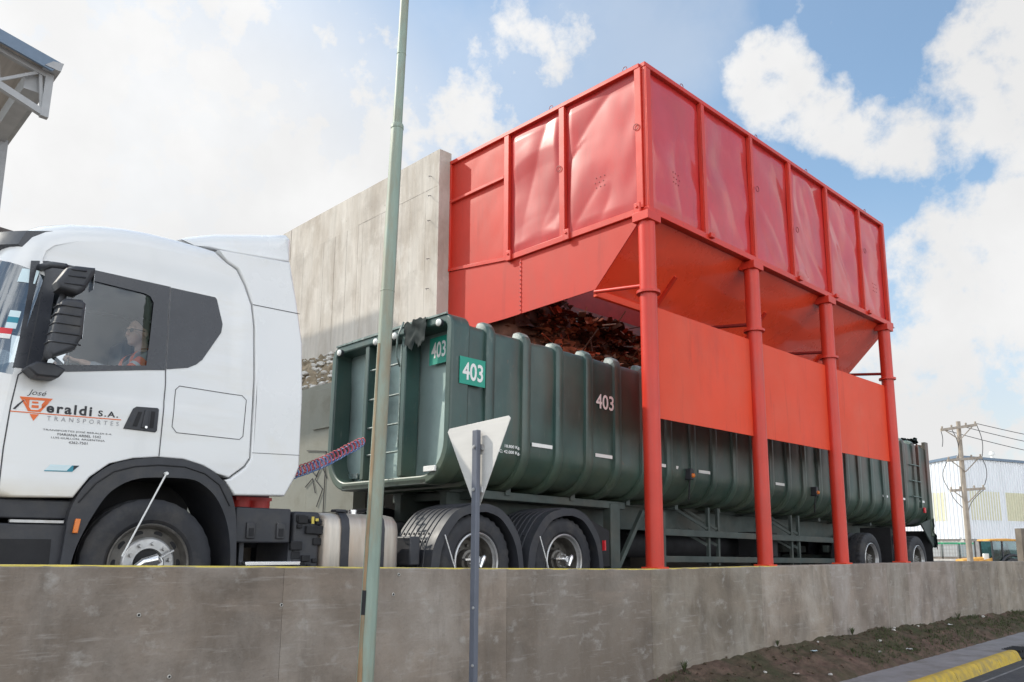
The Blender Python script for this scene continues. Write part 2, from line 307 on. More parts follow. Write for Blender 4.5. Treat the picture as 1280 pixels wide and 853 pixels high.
def curve(pts, k=5):
    P = [Vector(p) for p in pts]; P = [P[0] * 2 - P[1]] + P + [P[-1] * 2 - P[-2]]; out = []
    for i in range(1, len(P) - 2):
        a, b, c, d = P[i - 1:i + 3]
        for j in range(k):
            t = j / k; out.append(tuple(.5 * ((2 * b) + (c - a) * t + (2 * a - 5 * b + 4 * c - d) * t * t + (3 * b - a - 3 * c + d) * t ** 3)))
    out.append(tuple(P[-2])); return out
def inside(p, poly):
    x, y = p; c = False; n = len(poly); j = n - 1
    for i in range(n):
        xi, yi = poly[i]; xj, yj = poly[j]
        if (yi > y) != (yj > y) and x < (xj - xi) * (y - yi) / (yj - yi) + xi: c = not c
        j = i
    return c
def densify(poly, h):
    out = []
    for i in range(len(poly)):
        a, b = Vector(poly[i]), Vector(poly[(i + 1) % len(poly)]); k = max(1, int((b - a).length / h))
        out += [tuple(a.lerp(b, t / k)) for t in range(k)]
    return out
def patch(poly, f, h=0.06, holes=()):
    """triangulated patch of a 2-D polygon (with holes), mapped by f(u,v)->xyz; returns V,F, and boundary index count"""
    loops = [densify(poly, h)] + [densify(q, h) for q in holes]
    pts = []; edges = []
    for lp in loops:
        s = len(pts); n = len(lp); pts += [Vector(p) for p in lp]; edges += [(s + i, s + (i + 1) % n) for i in range(n)]
    xs = [p[0] for p in poly]; ys = [p[1] for p in poly]
    u = min(xs) + h / 2
    while u < max(xs):
        v = min(ys) + h / 2
        while v < max(ys):
            if inside((u, v), loops[0]) and not any(inside((u, v), q) for q in loops[1:]): pts.append(Vector((u, v)))
            v += h
        u += h
    ov, oe, of, *_ = geometry.delaunay_2d_cdt(pts, edges, [], 0, 1e-5)
    F = []
    for t in of:
        c = sum((ov[i] for i in t), Vector((0, 0))) / len(t)
        if inside(c, loops[0]) and not any(inside(c, q) for q in loops[1:]): F.append(tuple(t))
    return [f(p[0], p[1]) for p in ov], F
def text_mesh(txt, size, offset=0.0, shear=0.0, space=1.0, sx=1.0):
    cu = bpy.data.curves.new('t', 'FONT'); cu.body = txt; cu.size = size; cu.offset = offset; cu.shear = shear
    cu.space_character = space; cu.resolution_u = 4
    o = bpy.data.objects.new('t', cu); COL.objects.link(o)
    dg = bpy.context.evaluated_depsgraph_get(); me = bpy.data.meshes.new_from_object(o.evaluated_get(dg))
    V = [(v.co.x * sx, v.co.y) for v in me.vertices]; F = [tuple(p.vertices) for p in me.polygons]
    bpy.data.objects.remove(o); bpy.data.meshes.remove(me); bpy.data.curves.remove(cu)
    return V, F
def text(name, txt, p, right, up, width, height, m, parent, offset=0.0, shear=0.0, space=1.0):
    """text whose inked box starts at p (lower left) and has the given width and height"""
    V, F = text_mesh(txt, 1.0, offset, shear, space)
    x0 = min(v[0] for v in V); x1 = max(v[0] for v in V); y0 = min(v[1] for v in V); y1 = max(v[1] for v in V)
    p, right, up = Vector(p), Vector(right), Vector(up)
    W = [p + right * ((v[0] - x0) / (x1 - x0) * width) + up * ((v[1] - y0) / (y1 - y0) * height) for v in V]
    return obj(name, W, F, m, parent)
def fbm(p, o=4): return noise.fractal(Vector(p), 1.0, 2.0, o)
def copy_tree(o, parent=None):
    c = o.copy(); COL.objects.link(c)
    if parent: c.parent = parent
    for ch in list(o.children): copy_tree(ch, c)
    return c

# ------------------------------------------------------------------ camera
f_px, cy_px = 1008.0, 503.9
pt, ro, ya = 0.175539, 0.0056428, 0.765903
fw = Vector((math.sin(ya) * math.cos(pt), math.cos(ya) * math.cos(pt), math.sin(pt)))
r0 = Vector((math.cos(ya), -math.sin(ya), 0)); u0 = r0.cross(fw)
rt = r0 * math.cos(ro) + u0 * math.sin(ro); up = -r0 * math.sin(ro) + u0 * math.cos(ro)
cam = bpy.data.cameras.new('camera'); co = bpy.data.objects.new('camera', cam); COL.objects.link(co)
co.matrix_world = Matrix(((rt.x, up.x, -fw.x, 0), (rt.y, up.y, -fw.y, 0), (rt.z, up.z, -fw.z, 1.65), (0, 0, 0, 1)))
cam.sensor_fit = 'HORIZONTAL'; cam.sensor_width = 36.0; cam.lens = 36.0 * f_px / 1280
cam.shift_y = (cy_px - 426.5) / 1280
cam.clip_start = 0.05; cam.clip_end = 6000
S.camera = co
S.view_settings.view_transform = 'Standard'; S.view_settings.look = 'None'; S.view_settings.exposure = 0

# ------------------------------------------------------------------ world and sun
SUN = Vector((-0.75, 1.33, 1.20)).normalized()
el = math.asin(SUN.z); az = math.atan2(SUN.x, SUN.y)
w = bpy.data.worlds.new('World'); S.world = w; w.use_nodes = True
nt = w.node_tree; N = nt.nodes; L = nt.links
bg = N['Background']; STR = 0.12; bg.inputs['Strength'].default_value = STR
sky = N.new('ShaderNodeTexSky'); sky.sky_type = 'NISHITA'; sky.sun_disc = False
sky.sun_elevation = el; sky.sun_rotation = az; sky.air_density = 1.0; sky.dust_density = 1.6; sky.ozone_density = 1.3
tc = N.new('ShaderNodeTexCoord')
def VM(op, a, b=None):
    n = N.new('ShaderNodeVectorMath'); n.operation = op
    for s, v in zip(n.inputs, (a, b)):
        if v is None: continue
        if hasattr(v, 'links'): L.new(v, s)
        else: s.default_value = v
    return n
def MA(op, a, b=0.0, c=0.0, clamp=False):
    n = N.new('ShaderNodeMath'); n.operation = op; n.use_clamp = clamp
    for s, v in zip(n.inputs, (a, b, c)):
        if hasattr(v, 'links'): L.new(v, s)
        else: s.default_value = v
    return n.outputs[0]
def MR(v, a, b, c=0.0, d=1.0, smooth=True):
    n = N.new('ShaderNodeMapRange'); L.new(v, n.inputs['Value'])
    n.interpolation_type = 'SMOOTHSTEP' if smooth else 'LINEAR'
    for k, q in (('From Min', a), ('From Max', b), ('To Min', c), ('To Max', d)): n.inputs[k].default_value = q
    return n.outputs['Result']
def NZ(sc, det=8, ro=.55, off=(0, 0, 0)):
    mp = N.new('ShaderNodeMapping'); mp.inputs['Location'].default_value = off; L.new(tc.outputs['Generated'], mp.inputs['Vector'])
    n = N.new('ShaderNodeTexNoise'); n.inputs['Scale'].default_value = sc; n.inputs['Detail'].default_value = det; n.inputs['Roughness'].default_value = ro
    L.new(mp.outputs[0], n.inputs['Vector']); return n
warp = NZ(5, 4, .5)
wv = VM('SCALE', VM('SUBTRACT', warp.outputs['Color'], (0.5, 0.5, 0.5)).outputs[0]); wv.inputs['Scale'].default_value = 0.15
dirn = VM('NORMALIZE', VM('ADD', tc.outputs['Generated'], wv.outputs[0]).outputs[0]).outputs[0]
# cloud banks: direction, inner and outer angular radius in degrees, weight
BL = [((0.306, 0.885, 0.30), 9, 27, 1.0), ((0.53, 0.70, 0.42), 2, 9.5, .9), ((0.15, 0.92, 0.40), 4, 14, .9), ((0.60, 0.55, 0.585), 1.0, 5.5, .62), ((0.565, 0.62, 0.55), .5, 3.5, .4),
      ((0.768, 0.388, 0.506), 0.6, 4.6, .95), ((0.80, 0.345, 0.475), 0.6, 4.0, .9), ((0.833, 0.312, 0.457), 0.8, 4.2, .95), ((0.865, 0.25, 0.443), 1, 5.2, 1.0), ((0.85, 0.16, 0.50), 2, 6.2, 1.1), ((0.885, 0.18, 0.42), 1, 5.2, .95),
      ((0.897, 0.265, 0.355), .3, 3.6, .75), ((0.90, 0.20, 0.37), .5, 4, .6), ((0.935, 0.235, 0.26), 3, 9.5, 1.0), ((0.94, 0.30, 0.17), 3, 12, .9), ((0.96, 0.15, 0.22), 4, 13, 1.0),
      ((0.95, -0.25, 0.25), 8, 24, .9), ((-0.75, 0.6, 0.35), 10, 30, .8), ((-0.6, -0.5, 0.5), 14, 34, .85), ((0.2, -0.8, 0.55), 8, 26, .8), ((0.5, -0.75, 0.25), 5, 18, .8), ((-.1, -.95, .18), 6, 18, .9), ((-0.1, -0.1, 0.99), 4, 22, .7)]
acc = None
for d, a, b, wt in BL:
    d = Vector(d).normalized()
    q = MR(VM('DOT_PRODUCT', dirn, tuple(d)).outputs['Value'], math.cos(R(b)), math.cos(R(a)), 0, wt)
    acc = q if acc is None else MA('MAXIMUM', acc, q)
det = NZ(7.5, 12, .62).outputs['Fac']; gen = NZ(2.6, 8, .55, (3.1, 1.7, .4)).outputs['Fac']
det2 = NZ(26, 6, .6, (2, 5, 1)).outputs['Fac']
cl = MA('ADD', MA('ADD', MA('MULTIPLY', acc, 1.0), MA('MULTIPLY', MA('SUBTRACT', det, 0.5), 2.6)), MA('MULTIPLY', MA('SUBTRACT', det2, 0.5), 1.1))
mask = MR(cl, 0.30, 0.98)
veil = MR(VM('DOT_PRODUCT', tc.outputs['Generated'], tuple(Vector((.30, .93, .24)).normalized())).outputs['Value'], math.cos(R(34)), math.cos(R(13)), 0, .97)
wisp = MA('MAXIMUM', MA('MULTIPLY', MR(gen, 0.42, 0.72), 0.40), veil)
mask = MA('MAXIMUM', mask, wisp)
sep = N.new('ShaderNodeSeparateXYZ'); L.new(tc.outputs['Generated'], sep.inputs[0])
hz = MR(sep.outputs['Z'], 0.42, -0.02, .12, .95)
mask = MA('MAXIMUM', mask, hz)
shade = MR(NZ(4, 6, .55, (9, 2, 5)).outputs['Fac'], 0.35, 0.7, 0.88, 1.0)
glow = MR(VM('DOT_PRODUCT', tc.outputs['Generated'], tuple(SUN)).outputs['Value'], 0.45, 1.0, 1.0, 1.12)
cw = N.new('ShaderNodeCombineXYZ')
CB = 0.94 / STR
# clouds behind the camera are boosted, as added fill for the shaded faces
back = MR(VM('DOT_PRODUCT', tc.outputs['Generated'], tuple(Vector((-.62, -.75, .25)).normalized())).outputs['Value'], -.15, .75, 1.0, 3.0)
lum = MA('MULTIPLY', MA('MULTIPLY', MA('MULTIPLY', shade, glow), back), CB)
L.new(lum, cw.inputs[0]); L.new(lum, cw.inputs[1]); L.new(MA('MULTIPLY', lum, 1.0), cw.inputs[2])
skg = N.new('ShaderNodeMix'); skg.data_type = 'RGBA'; skg.blend_type = 'MULTIPLY'; skg.inputs['Factor'].default_value = 1
L.new(sky.outputs[0], skg.inputs['A']); skg.inputs['B'].default_value = (1.42, 1.80, 1.84, 1)
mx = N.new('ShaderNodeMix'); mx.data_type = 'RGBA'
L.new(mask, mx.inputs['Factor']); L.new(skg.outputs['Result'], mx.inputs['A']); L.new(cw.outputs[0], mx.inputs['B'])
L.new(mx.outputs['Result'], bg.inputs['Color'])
sun = bpy.data.lights.new('sun', 'SUN'); sun.energy = 4.0; sun.angle = R(0.5); sun.color = (1.0, 0.93, 0.82)
so = bpy.data.objects.new('sun', sun); COL.objects.link(so); so.rotation_euler = (-SUN).to_track_quat('-Z', 'Y').to_euler()

# ------------------------------------------------------------------ ground, street, verge
def structure(o): o['kind'] = 'structure'; return o
def street_y(x): return 0.024 * (x - 10)
structure(MB().add([(-1500, -1500, -.30), (2500, -1500, -.30), (2500, 2500, -.30), (-1500, 2500, -.30)], [(0, 1, 2, 3)]).build('ground', 'ground'))
def strip(name, m, y0, y1, z0, z1=None, x0=-40, x1=140, step=2.0):
    z1 = z0 if z1 is None else z1; V = []; F = []; n = int((x1 - x0) / step)
    for i in range(n + 1):
        x = x0 + (x1 - x0) * i / n; V += [(x, y0 + street_y(x), z0), (x, y1 + street_y(x), z1)]
    for i in range(n): F.append((2 * i, 2 * i + 2, 2 * i + 3, 2 * i + 1))
    return structure(obj(name, V, F, m))
strip('road', 'asphalt', -4.2, 3.95, -.13)
strip('bounce_strip', 'bounce_walk', -9, -4.2, -.02)  # unseen pale strip added to bounce sunlight onto the undersides
strip('road_marking', 'worn_line', 3.70, 3.74, -.126, x0=-10, x1=60)
V = []; F = []
# sidewalk as a slab with slightly uneven joints
mb = MB()
x = -20.0
while x < 60:
    L_ = 1.6; t = random.uniform(.9, 1.06)
    a, b = street_y(x), street_y(x + L_)
    mb.add([(x, 4.09 + a, 0), (x + L_ - .012, 4.09 + b, 0), (x + L_ - .012, 4.80 + b, 0.006), (x, 4.80 + a, 0.006)], [(0, 1, 2, 3)])
    x += L_
structure(mb.build('sidewalk', 'walk'))
strip('sidewalk_bed', 'ground', 4.0, 5.0, -.03, x0=-40, x1=140)
kb = MB()
def kerb(mbx, xa, xb):
    n = max(2, int((xb - xa) / .25)); P = [(4.11, -.14), (4.11, .012), (4.04, .016), (4.0, .004), (3.975, -.03), (3.93, -.14)]
    V = []; F = []
    for i in range(n + 1):
        x = xa + (xb - xa) * i / n; dz = .006 * fbm((x * 2, 3, 1)); dy = .01 * fbm((x * 1.7, 8, 1))
        V += [(x, y + street_y(x) + (dy if k > 1 else 0), z + (dz if 0 < k < 5 else 0)) for k, (y, z) in enumerate(P)]
    k = len(P)
    for i in range(n): F += [(i * k + j, (i + 1) * k + j, (i + 1) * k + j + 1, i * k + j + 1) for j in range(k - 1)]
    F += [tuple(range(k)), tuple(range(n * k, n * k + k))[::-1]]
    mbx.add(V, F)
xk = -12.0
while xk < 15.3:
    e = min(xk + 1.0 + .01, 15.45) ; kerb(kb, xk, e - .012); xk = e
structure(kb.build('kerb', 'curb', smooth=40))
k2 = MB(); kerb(k2, 16.25, 60); structure(k2.build('kerb', 'walk', smooth=40))
dr = MB().box(15.5, 16.2, 3.98 + .13, 4.22 + .13, -.12, -.02)
for i in range(5): dr.box(15.53 + i * .14, 15.59 + i * .14, 3.96 + .13, 4.24 + .13, -.03, .012)
tag(dr.build('storm_drain', 'black', at=(15.85, 4.23, -.12)), 'dark slotted storm drain at the end of the yellow kerb', 'drain')
def base_z(x):
    pts = [(-10, .16), (4, .17), (7.4, .2), (9, .31), (11, .375), (13.8, .37), (17.6, .325), (22, .27), (40, .15)]
    for (a, za), (b, zb) in zip(pts, pts[1:]):
        if x <= b: return za + (zb - za) * max(0, min(1, (x - a) / (b - a)))
    return .15
def bank_z(x, t):
    z = base_z(x) * (t ** .8) + .045 * fbm((x * 1.3, t * 2.2, .5)) * (t * (1.2 - t) * 3 + .1) + .028 * fbm((x * 6, t * 6, 2.5)) + .012 * fbm((x * 17, t * 14, 7))
    return z
V = []; F = []; nx, ny = 520, 30
def edge_y(x): return 4.72 + street_y(x) + .03 * fbm((x * 1.1, 1, 1)) + .012 * fbm((x * 7, 2, 1))
for i in range(nx + 1):
    x = -6 + 34 * i / nx
    for j in range(ny + 1):
        t = j / ny; V.append((x, edge_y(x) * (1 - t) + 5.66 * t, max(bank_z(x, t), 0.008) if t > 0 else 0.004))
for i in range(nx):
    for j in range(ny): a = i * (ny + 1) + j; F.append((a, a + ny + 1, a + ny + 2, a + 1))
structure(obj('dirt_bank', V, F, 'dirt', smooth=True))
mb = MB()
for k in range(4600):
    x = random.uniform(6.5, 24); t = random.uniform(.03, .95)
    dens = fbm((x * .8, t * 1.5, 4.0)) + (.35 if x > 13 else 0) - .12
    if dens < random.uniform(-.05, .45): continue
    y = edge_y(x) * (1 - t) + 5.6 * t; z = bank_z(x, t) - .004
    for b_ in range(4):
        h = random.uniform(.02, .06); a = random.uniform(0, 6.28); d = Vector((math.cos(a), math.sin(a), 0)); s = d.cross(Vector((0, 0, 1))) * .004
        p = Vector((x, y, z)) + d * random.uniform(0, .03)
        mb.add([p - s, p + s, p + d * random.uniform(.01, .03) + Vector((0, 0, h))], [(0, 1, 2)])
tag(mb.build('grass', 'grass', at=(12, 5.2, .1)), 'sparse short grass growing on the brown earth bank', 'grass', kind='stuff')
def pebble(c, r, seed):
    bm = bmesh.new(); bmesh.ops.create_icosphere(bm, subdivisions=2, radius=r)
    for v in bm.verts: v.co *= 1 + .45 * noise.noise(v.co / r * .9 + Vector((seed, 0, 0))); v.co.z *= .6
    V = [v.co + Vector(c) for v in bm.verts]; F = [tuple(v.index for v in f.verts) for f in bm.faces]; bm.free(); return V, F
mb = MB()
for k in range(420):
    x = random.uniform(7, 22); t = random.uniform(.05, .98) ** .7; y = edge_y(x) * (1 - t) + 5.6 * t
    V, F = pebble((x, y, bank_z(x, t)), random.uniform(.006, .022), k); mb.add(V, F)
tag(mb.build('soil_clods', 'dirt', at=(12, 5.2, .1), smooth=True), 'small clods of brown soil scattered over the bank', 'soil', kind='stuff')
for k, (x, t) in enumerate([(12.9, .62), (12.3, .33), (10.3, .16), (13.9, .82), (15.1, .88), (18.4, .78), (14.2, .95), (11.4, .93), (9.2, .5)]):
    y = edge_y(x) * (1 - t) + 5.6 * t; V, F = pebble((x, y, bank_z(x, t) + .008), (.030, .026, .028, .035, .024, .04, .022, .018, .022)[k], k + 50)
    tag(obj('stone', V, F, 'stone', smooth=30, at=(x, y, bank_z(x, t))), 'small pale stone lying on the brown earth bank under the low wall', 'stone', 'pale stones on the earth bank')
for k, (x, t, c, lab) in enumerate([(10.9, .72, 'paleblue', 'scrap of pale blue litter lying high on the bank against the low wall'), (13.4, .30, 'tote', 'crumpled white paper scrap lying low on the bank near the pavement'), (16.3, .70, 'tote', 'crumpled white wrapper on the greener far part of the bank'), (9.6, .28, 'wood', 'flattened brown carton scrap at the near end of the bank')]):
    y = edge_y(x) * (1 - t) + 5.6 * t; V = []; n_ = 6
    for i in range(n_):
        for j in range(n_):
            V.append((x + (i - 2.5) * .018 + .012 * noise.noise(Vector((i, j, k))), y + (j - 2.5) * .014, bank_z(x, t) + .012 + .018 * noise.noise(Vector((i * .9, j * .9, k + 5)))))
    F = [(i * n_ + j, i * n_ + n_ + j, i * n_ + n_ + j + 1, i * n_ + j + 1) for i in range(n_ - 1) for j in range(n_ - 1)]
    tag(obj('litter', V, F, c, at=(x, y, bank_z(x, t))), lab, 'litter')
for k, (x, t, h_) in enumerate([(8.1, .95, .16), (10.3, .97, .10), (12.6, .96, .14), (14.9, .55, .10), (17.2, .9, .16), (11.6, .45, .09), (15.8, .35, .08), (9.1, .62, .08)]):
    y = edge_y(x) * (1 - t) + 5.6 * t; z = bank_z(x, t) - .005; mb = MB()
    for b_ in range(60):
        a = random.uniform(0, 6.28); d = Vector((math.cos(a), math.sin(a) * .7, 0)); sd = d.cross(Vector((0, 0, 1))) * .0028; hh = h_ * random.uniform(.5, 1.1); l = hh * random.uniform(.3, .9)
        p = Vector((x, y, z)); mb.add([p - sd * .5, p + sd * .5, p + d * l * .5 + sd + Vector((0, 0, hh * .7)), p + d * l * .5 - sd + Vector((0, 0, hh * .7)), p + d * l + Vector((0, 0, hh * random.uniform(.6, 1.0)))], [(0, 1, 2, 3), (3, 2, 4)])
    tag(mb.build('weed', 'grass', at=(x, y, z)), 'small green weed tuft growing on the brown earth bank below the low wall', 'weed', 'weed tufts on the earth bank')
# truck deck behind the wall, with a ramp down beyond it
V = [(-30, 5.9, 1.05), (5, 5.9, .975), (22, 5.9, .88), (34, 5.9, -.29), (-30, 22, 1.05), (5, 22, .975), (22, 22, .88), (34, 22, -.29)]
structure(obj('truck_deck', V, [(0, 1, 5, 4), (1, 2, 6, 5), (2, 3, 7, 6)], 'walk'))

# ------------------------------------------------------------------ low parapet wall
def top_z(x):
    pts = [(-12, 1.77), (1.2, 1.519), (3, 1.486), (5, 1.444), (7.6, 1.398), (17.9, 1.396), (22.3, 1.357), (40, 1.2)]
    for (a, za), (b, zb) in zip(pts, pts[1:]):
        if x <= b: return za + (zb - za) * (x - a) / (b - a)
    return 1.2
wall = thing('parapet_wall', (7.6, 5.76, 0), 'long low grey concrete wall with yellow painted top edge below the truck', 'wall')
joints = [-12, -8.6, -6.2, -3.8, -1.4, 1.0, 3.05, 5.35, 7.6, 10.05, 12.1, 14.2, 15.1, 17.5, 20.2, 23, 26, 29, 33]
mb = MB()
tn = [.95, .95, .95, .93, .98, .92, 1.06, .84, .93, 1.22, 1.10, 1.04, 1.18, .98, 1.14, 1.06, 1.0, 1.02, 1.0]
for i, (a, b) in enumerate(zip(joints, joints[1:])):
    g = .0012; off = random.uniform(-.002, .002); t = tn[i]; n = 28
    V = []
    for k in range(n + 1):
        x = a + g + (b - a - 2 * g) * k / n; z = top_z(x) + .005 * fbm((x * 5, 0, 0))
        V += [(x, 5.62 + off, -.25), (x, 5.62 + off, z - .012), (x, 5.632 + off, z), (x, 5.90, z), (x, 5.90, -.25)]
    F = []
    for k in range(n): F += [(k * 5 + j, k * 5 + 5 + j, k * 5 + 6 + j, k * 5 + 1 + j) for j in range(4)]
    F += [(0, 1, 2, 3, 4), tuple(n * 5 + j for j in (4, 3, 2, 1, 0))]
    mb.add(V, F, (t, t * random.uniform(.985, 1.01), t * random.uniform(.96, 1.02)))
mb.build('concrete_panels', 'concrete', wall, tones=True)
MB().box(-12, 33, 5.66, 5.86, -.2, 1.0).build('core', 'black', wall)
V = []; F = []; xs = [-12 + .5 * i for i in range(46)]
for x in xs: V += [(x, 5.627, top_z(x) - .006), (x, 5.634, top_z(x) + .004), (x, 5.74 + .03 * fbm((x, 1, 1)), top_z(x) + .004)]
for i in range(len(xs) - 1): F += [(i * 3 + j, i * 3 + 3 + j, i * 3 + 4 + j, i * 3 + 1 + j) for j in range(2)]
obj('yellow_edge_line', V, F, 'yellow', wall)
def ring_hole(x, z, r):
    MB().lathe([(-.006, r * .55), (-.011, r * .8), (-.003, r)], (x, 5.62, z), 'y', 14).build('tie_hole', 'stone', wall, smooth=True)
    MB().cyl((x, 5.612, z), (x, 5.63, z), r * .5, n=12).build('tie_hole', 'black', wall)
for x, z in ((2.02, 1.19), (3.04, 1.21), (4.05, 1.25), (4.1, 1.41), (2.25, .78)): ring_hole(x, z, .014)

# ------------------------------------------------------------------ walls behind the trucks
tw = thing('tall_concrete_wall', (7.75, 14.8, .9), 'tall pale board marked concrete wall standing between the truck cab and red hopper', 'wall')
mb = MB(); ys = [9.65, 11.99, 14.5, 17.0, 20.0]
for i, (a, b) in enumerate(zip(ys, ys[1:])):
    mb.box(7.62 + .006 * (i % 2), 7.868, a + .006, b - .006, 7.40, 8.03 + .01 * (i % 2), 1.0 + .04 * (i % 2))
    y = a
    while y < b - .01:
        e = min(y + random.uniform(.16, .24), b)
        mb.box(7.62 + random.uniform(.0, .006), 7.866, y + .0012, e - .0012, .9, 7.399 + random.uniform(-.002, .0), random.uniform(.95, 1.03)); y = e
mb.build('wall_boards', 'concrete_tall', tw, tones=True)
MB().box(7.65, 7.85, 9.68, 19.98, .9, 7.99).build('wall_core', 'concrete_dark', tw)
mb = MB()
for k, z in enumerate((6.85, 7.28, 7.62, 6.2, 5.7)):
    mb.tube([(7.62, 9.86, z), (7.55, 9.85, z - .02), (7.53, 9.80, z - .06)], .005, 5)
mb.build('tie_wire', 'wire', tw)
rw = thing('retaining_wall', (6.2, 12, .9), 'low grey green concrete panel wall behind the truck cab with rubble on top', 'wall')
mb = MB()
for i, (a, b) in enumerate(((9.6, 10.9), (10.9, 12.9), (12.9, 15), (15, 18))): mb.box(6.2 + .008 * (i % 2), 6.4, a + .008, b - .008, .9, 4.03)
mb.build('wall_panels', 'concrete_green', rw)
MB().box(6.17, 6.198, 10.15, 10.75, 3.35, 3.95).build('access_cover', 'concrete_green', rw, bevel=.006)
mb = MB()
for pts in ([(10.6, 2.9), (10.5, 2.75), (10.62, 2.6), (10.4, 2.45), (10.55, 2.2)], [(10.75, 2.75), (10.6, 2.65), (10.45, 2.8), (10.3, 2.6)], [(10.9, 3.05), (10.35, 3.0)], [(10.35, 3.0), (10.36, 2.1)], [(10.9, 2.5), (10.7, 2.62), (10.6, 2.4)]):
    mb.tube([(6.185, y, z) for y, z in pts], .007, 5)
mb.build('graffiti_lines', 'ink', rw)
V = []; F = []; nx, ny = 30, 120
for i in range(nx + 1):
    for j in range(ny + 1):
        x = 6.35 + 1.27 * i / nx; y = 9.7 + 6 * j / ny; t = i / nx
        V.append((x, y, 3.95 + 1.15 * t + .10 * fbm((x * 2, y * 2, 0)) + .10 * fbm((x * 7, y * 7, 3)) + .04 * fbm((x * 20, y * 20, 5))))
for i in range(nx):
    for j in range(ny): a = i * (ny + 1) + j; F.append((a, a + ny + 1, a + ny + 2, a + 1))
structure(obj('rubble_slope', V, F, 'rubble', smooth=30))
mb = MB()
for k in range(160):
    x = random.uniform(6.4, 7.55); y = random.uniform(9.8, 15); z = 3.97 + 1.15 * (x - 6.35) / 1.27
    V, F = pebble((x, y, z + .05), random.uniform(.02, .08), k); mb.add(V, F)
tag(mb.build('rubble_stones', 'stone', smooth=30, at=(7, 12, 4.5)), 'loose broken stones scattered over the rubble slope', 'rubble', kind='stuff')
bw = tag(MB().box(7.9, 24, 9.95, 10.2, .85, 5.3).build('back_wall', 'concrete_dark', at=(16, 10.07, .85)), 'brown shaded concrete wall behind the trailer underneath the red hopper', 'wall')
structure(MB().box(7.9, 24, 10.2, 20, .9, 5.25).build('tipping_platform', 'walk'))

# ------------------------------------------------------------------ red loading hopper
X0, X1, Y0, Y1, ZB, ZT = 7.87, 15.55, 5.75, 9.70, 5.88, 7.89
hp = thing('loading_hopper', (11.7, 7.7, 1.4), 'big red steel loading hopper on round columns standing over the green trailer', 'hopper')
def dent(u, v, seed, amp):
    """buckled sheet: diagonal folds and shallow pillows"""
    q = Vector((u * .9 + seed * 3.7, v * .8 + seed * 1.3, seed))
    k = noise.noise(q) + .5 * noise.noise(q * 2.1)
    fold = abs(noise.noise(Vector((u * 1.1 + v * .75 + seed * 9, (v - u) * .35, seed * 2)))) ** .8
    f2 = max(0, 1 - abs(u * .55 + v * .8 + 2.2 * noise.noise(Vector((seed, u * .4, 1))) - round(u * .55 + v * .8)) * 5)
    return amp * (.8 * k - .9 * fold - .22 * f2 + .12 * noise.noise(q * 3.7))
def dent_panel(name, a, b, c, d, fmap, seed, amp, m='red_gloss', h=.03):
    nu, nv = int((b - a) / h), int((d - c) / h); V = []; F = []
    for i in range(nu + 1):
        for j in range(nv + 1):
            u = a + (b - a) * i / nu; v = c + (d - c) * j / nv
            e = min(1, min(i, nu - i) / 5.0) * min(1, min(j, nv - j) / 5.0)
            V.append(fmap(u, v, dent(u, v, seed, amp) * e))
    for i in range(nu):
        for j in range(nv): q = i * (nv + 1) + j; F.append((q, q + nv + 1, q + nv + 2, q + 1))
    return obj(name, V, F, m, hp, smooth=True)
st = [7.93, 9.2, 10.53, 11.74, 13.06, 14.39, 15.49]
for i, (a, b) in enumerate(zip(st, st[1:])):
    dent_panel('side_panel', a, b, ZB, ZT - .06, lambda u, v, d: (u, Y0 + .035 + d, v), i + 1, .052)
    dent_panel('side_panel', a, b, ZB, ZT - .06, lambda u, v, d: (u, Y0 + .055 + d, v), i + 1, .052, 'red_dark', .12)
fs = [5.80, 7.175, 8.29]
for i, (a, b) in enumerate(zip(fs, fs[1:])):
    dent_panel('front_panel', a, b, ZB, ZT - .06, lambda u, v, d: (X0 + .035 + d, u, v), i + 11, .042, 'red_front')
    dent_panel('front_panel', a, b, ZB, ZT - .06, lambda u, v, d: (X0 + .055 + d, u, v), i + 11, .042, 'red_dark', .12)
for z0, z1 in ((5.90, 7.15), (7.19, ZT - .06)):
    dent_panel('front_panel', 8.33, Y1, z0, z1, lambda u, v, d: (X0 + .02 + d, u, v), 21 + z0, .006, 'red_plate')
def rail(name, *b): return MB().box(*b).build(name, 'red', hp, bevel=.008)
rail('top_rail', X0 - .005, X1, Y0 - .03, Y0 + .05, ZT - .065, ZT)
rail('top_rail', X0 - .03, X0 + .05, Y0 + .052, Y1, ZT - .065, ZT - .002)
rail('top_rail', X1 - .05, X1 + .03, Y0 + .052, Y1, ZT - .065, ZT - .002)
rail('top_rail', X0 + .052, X1 - .052, Y1 - .08, Y1, ZT - .065, ZT - .002)
MB().box(X0 - .02, X1 + .03, Y0 - .055, Y0 + .06, ZB - .085, ZB).box(X0 - .02, X1 + .03, Y0 - .075, Y0 - .02, ZB - .10, ZB - .087).build('bottom_rail', 'red', hp, bevel=.006)
MB().box(X0 - .055, X0 + .05, Y0 + .062, 8.27, ZB - .085, ZB).build('bottom_rail', 'red', hp, bevel=.006)
MB().prism([(8.272, ZB - .06), (8.272, ZB + .0), (9.7, 6.04), (9.7, 5.99)], 'x', X0 - .035, X0 + .04).build('bottom_rail', 'red', hp, bevel=.004)
rail('middle_rail', X0 - .03, X0 + .03, 8.36, Y1, 7.145, 7.195)
for k, x in enumerate(st):
    wd = .05 if 0 < k < 6 else .06
    MB().box(x - wd, x + wd, Y0 - .028, Y0 + .03, ZB + .002, ZT - .067).box(x - wd, x - wd + .015, Y0 - .045, Y0 - .03, ZB + .01, ZT - .075).build('stile', 'red', hp, bevel=.005)
for y in (5.83, 7.175, 8.31, 9.67):
    wd = .05; MB().box(X0 - .028, X0 + .03, y - wd, y + wd, ZB + (.002 if y < 9 else .16), ZT - .067).build('stile', 'red', hp, bevel=.005)
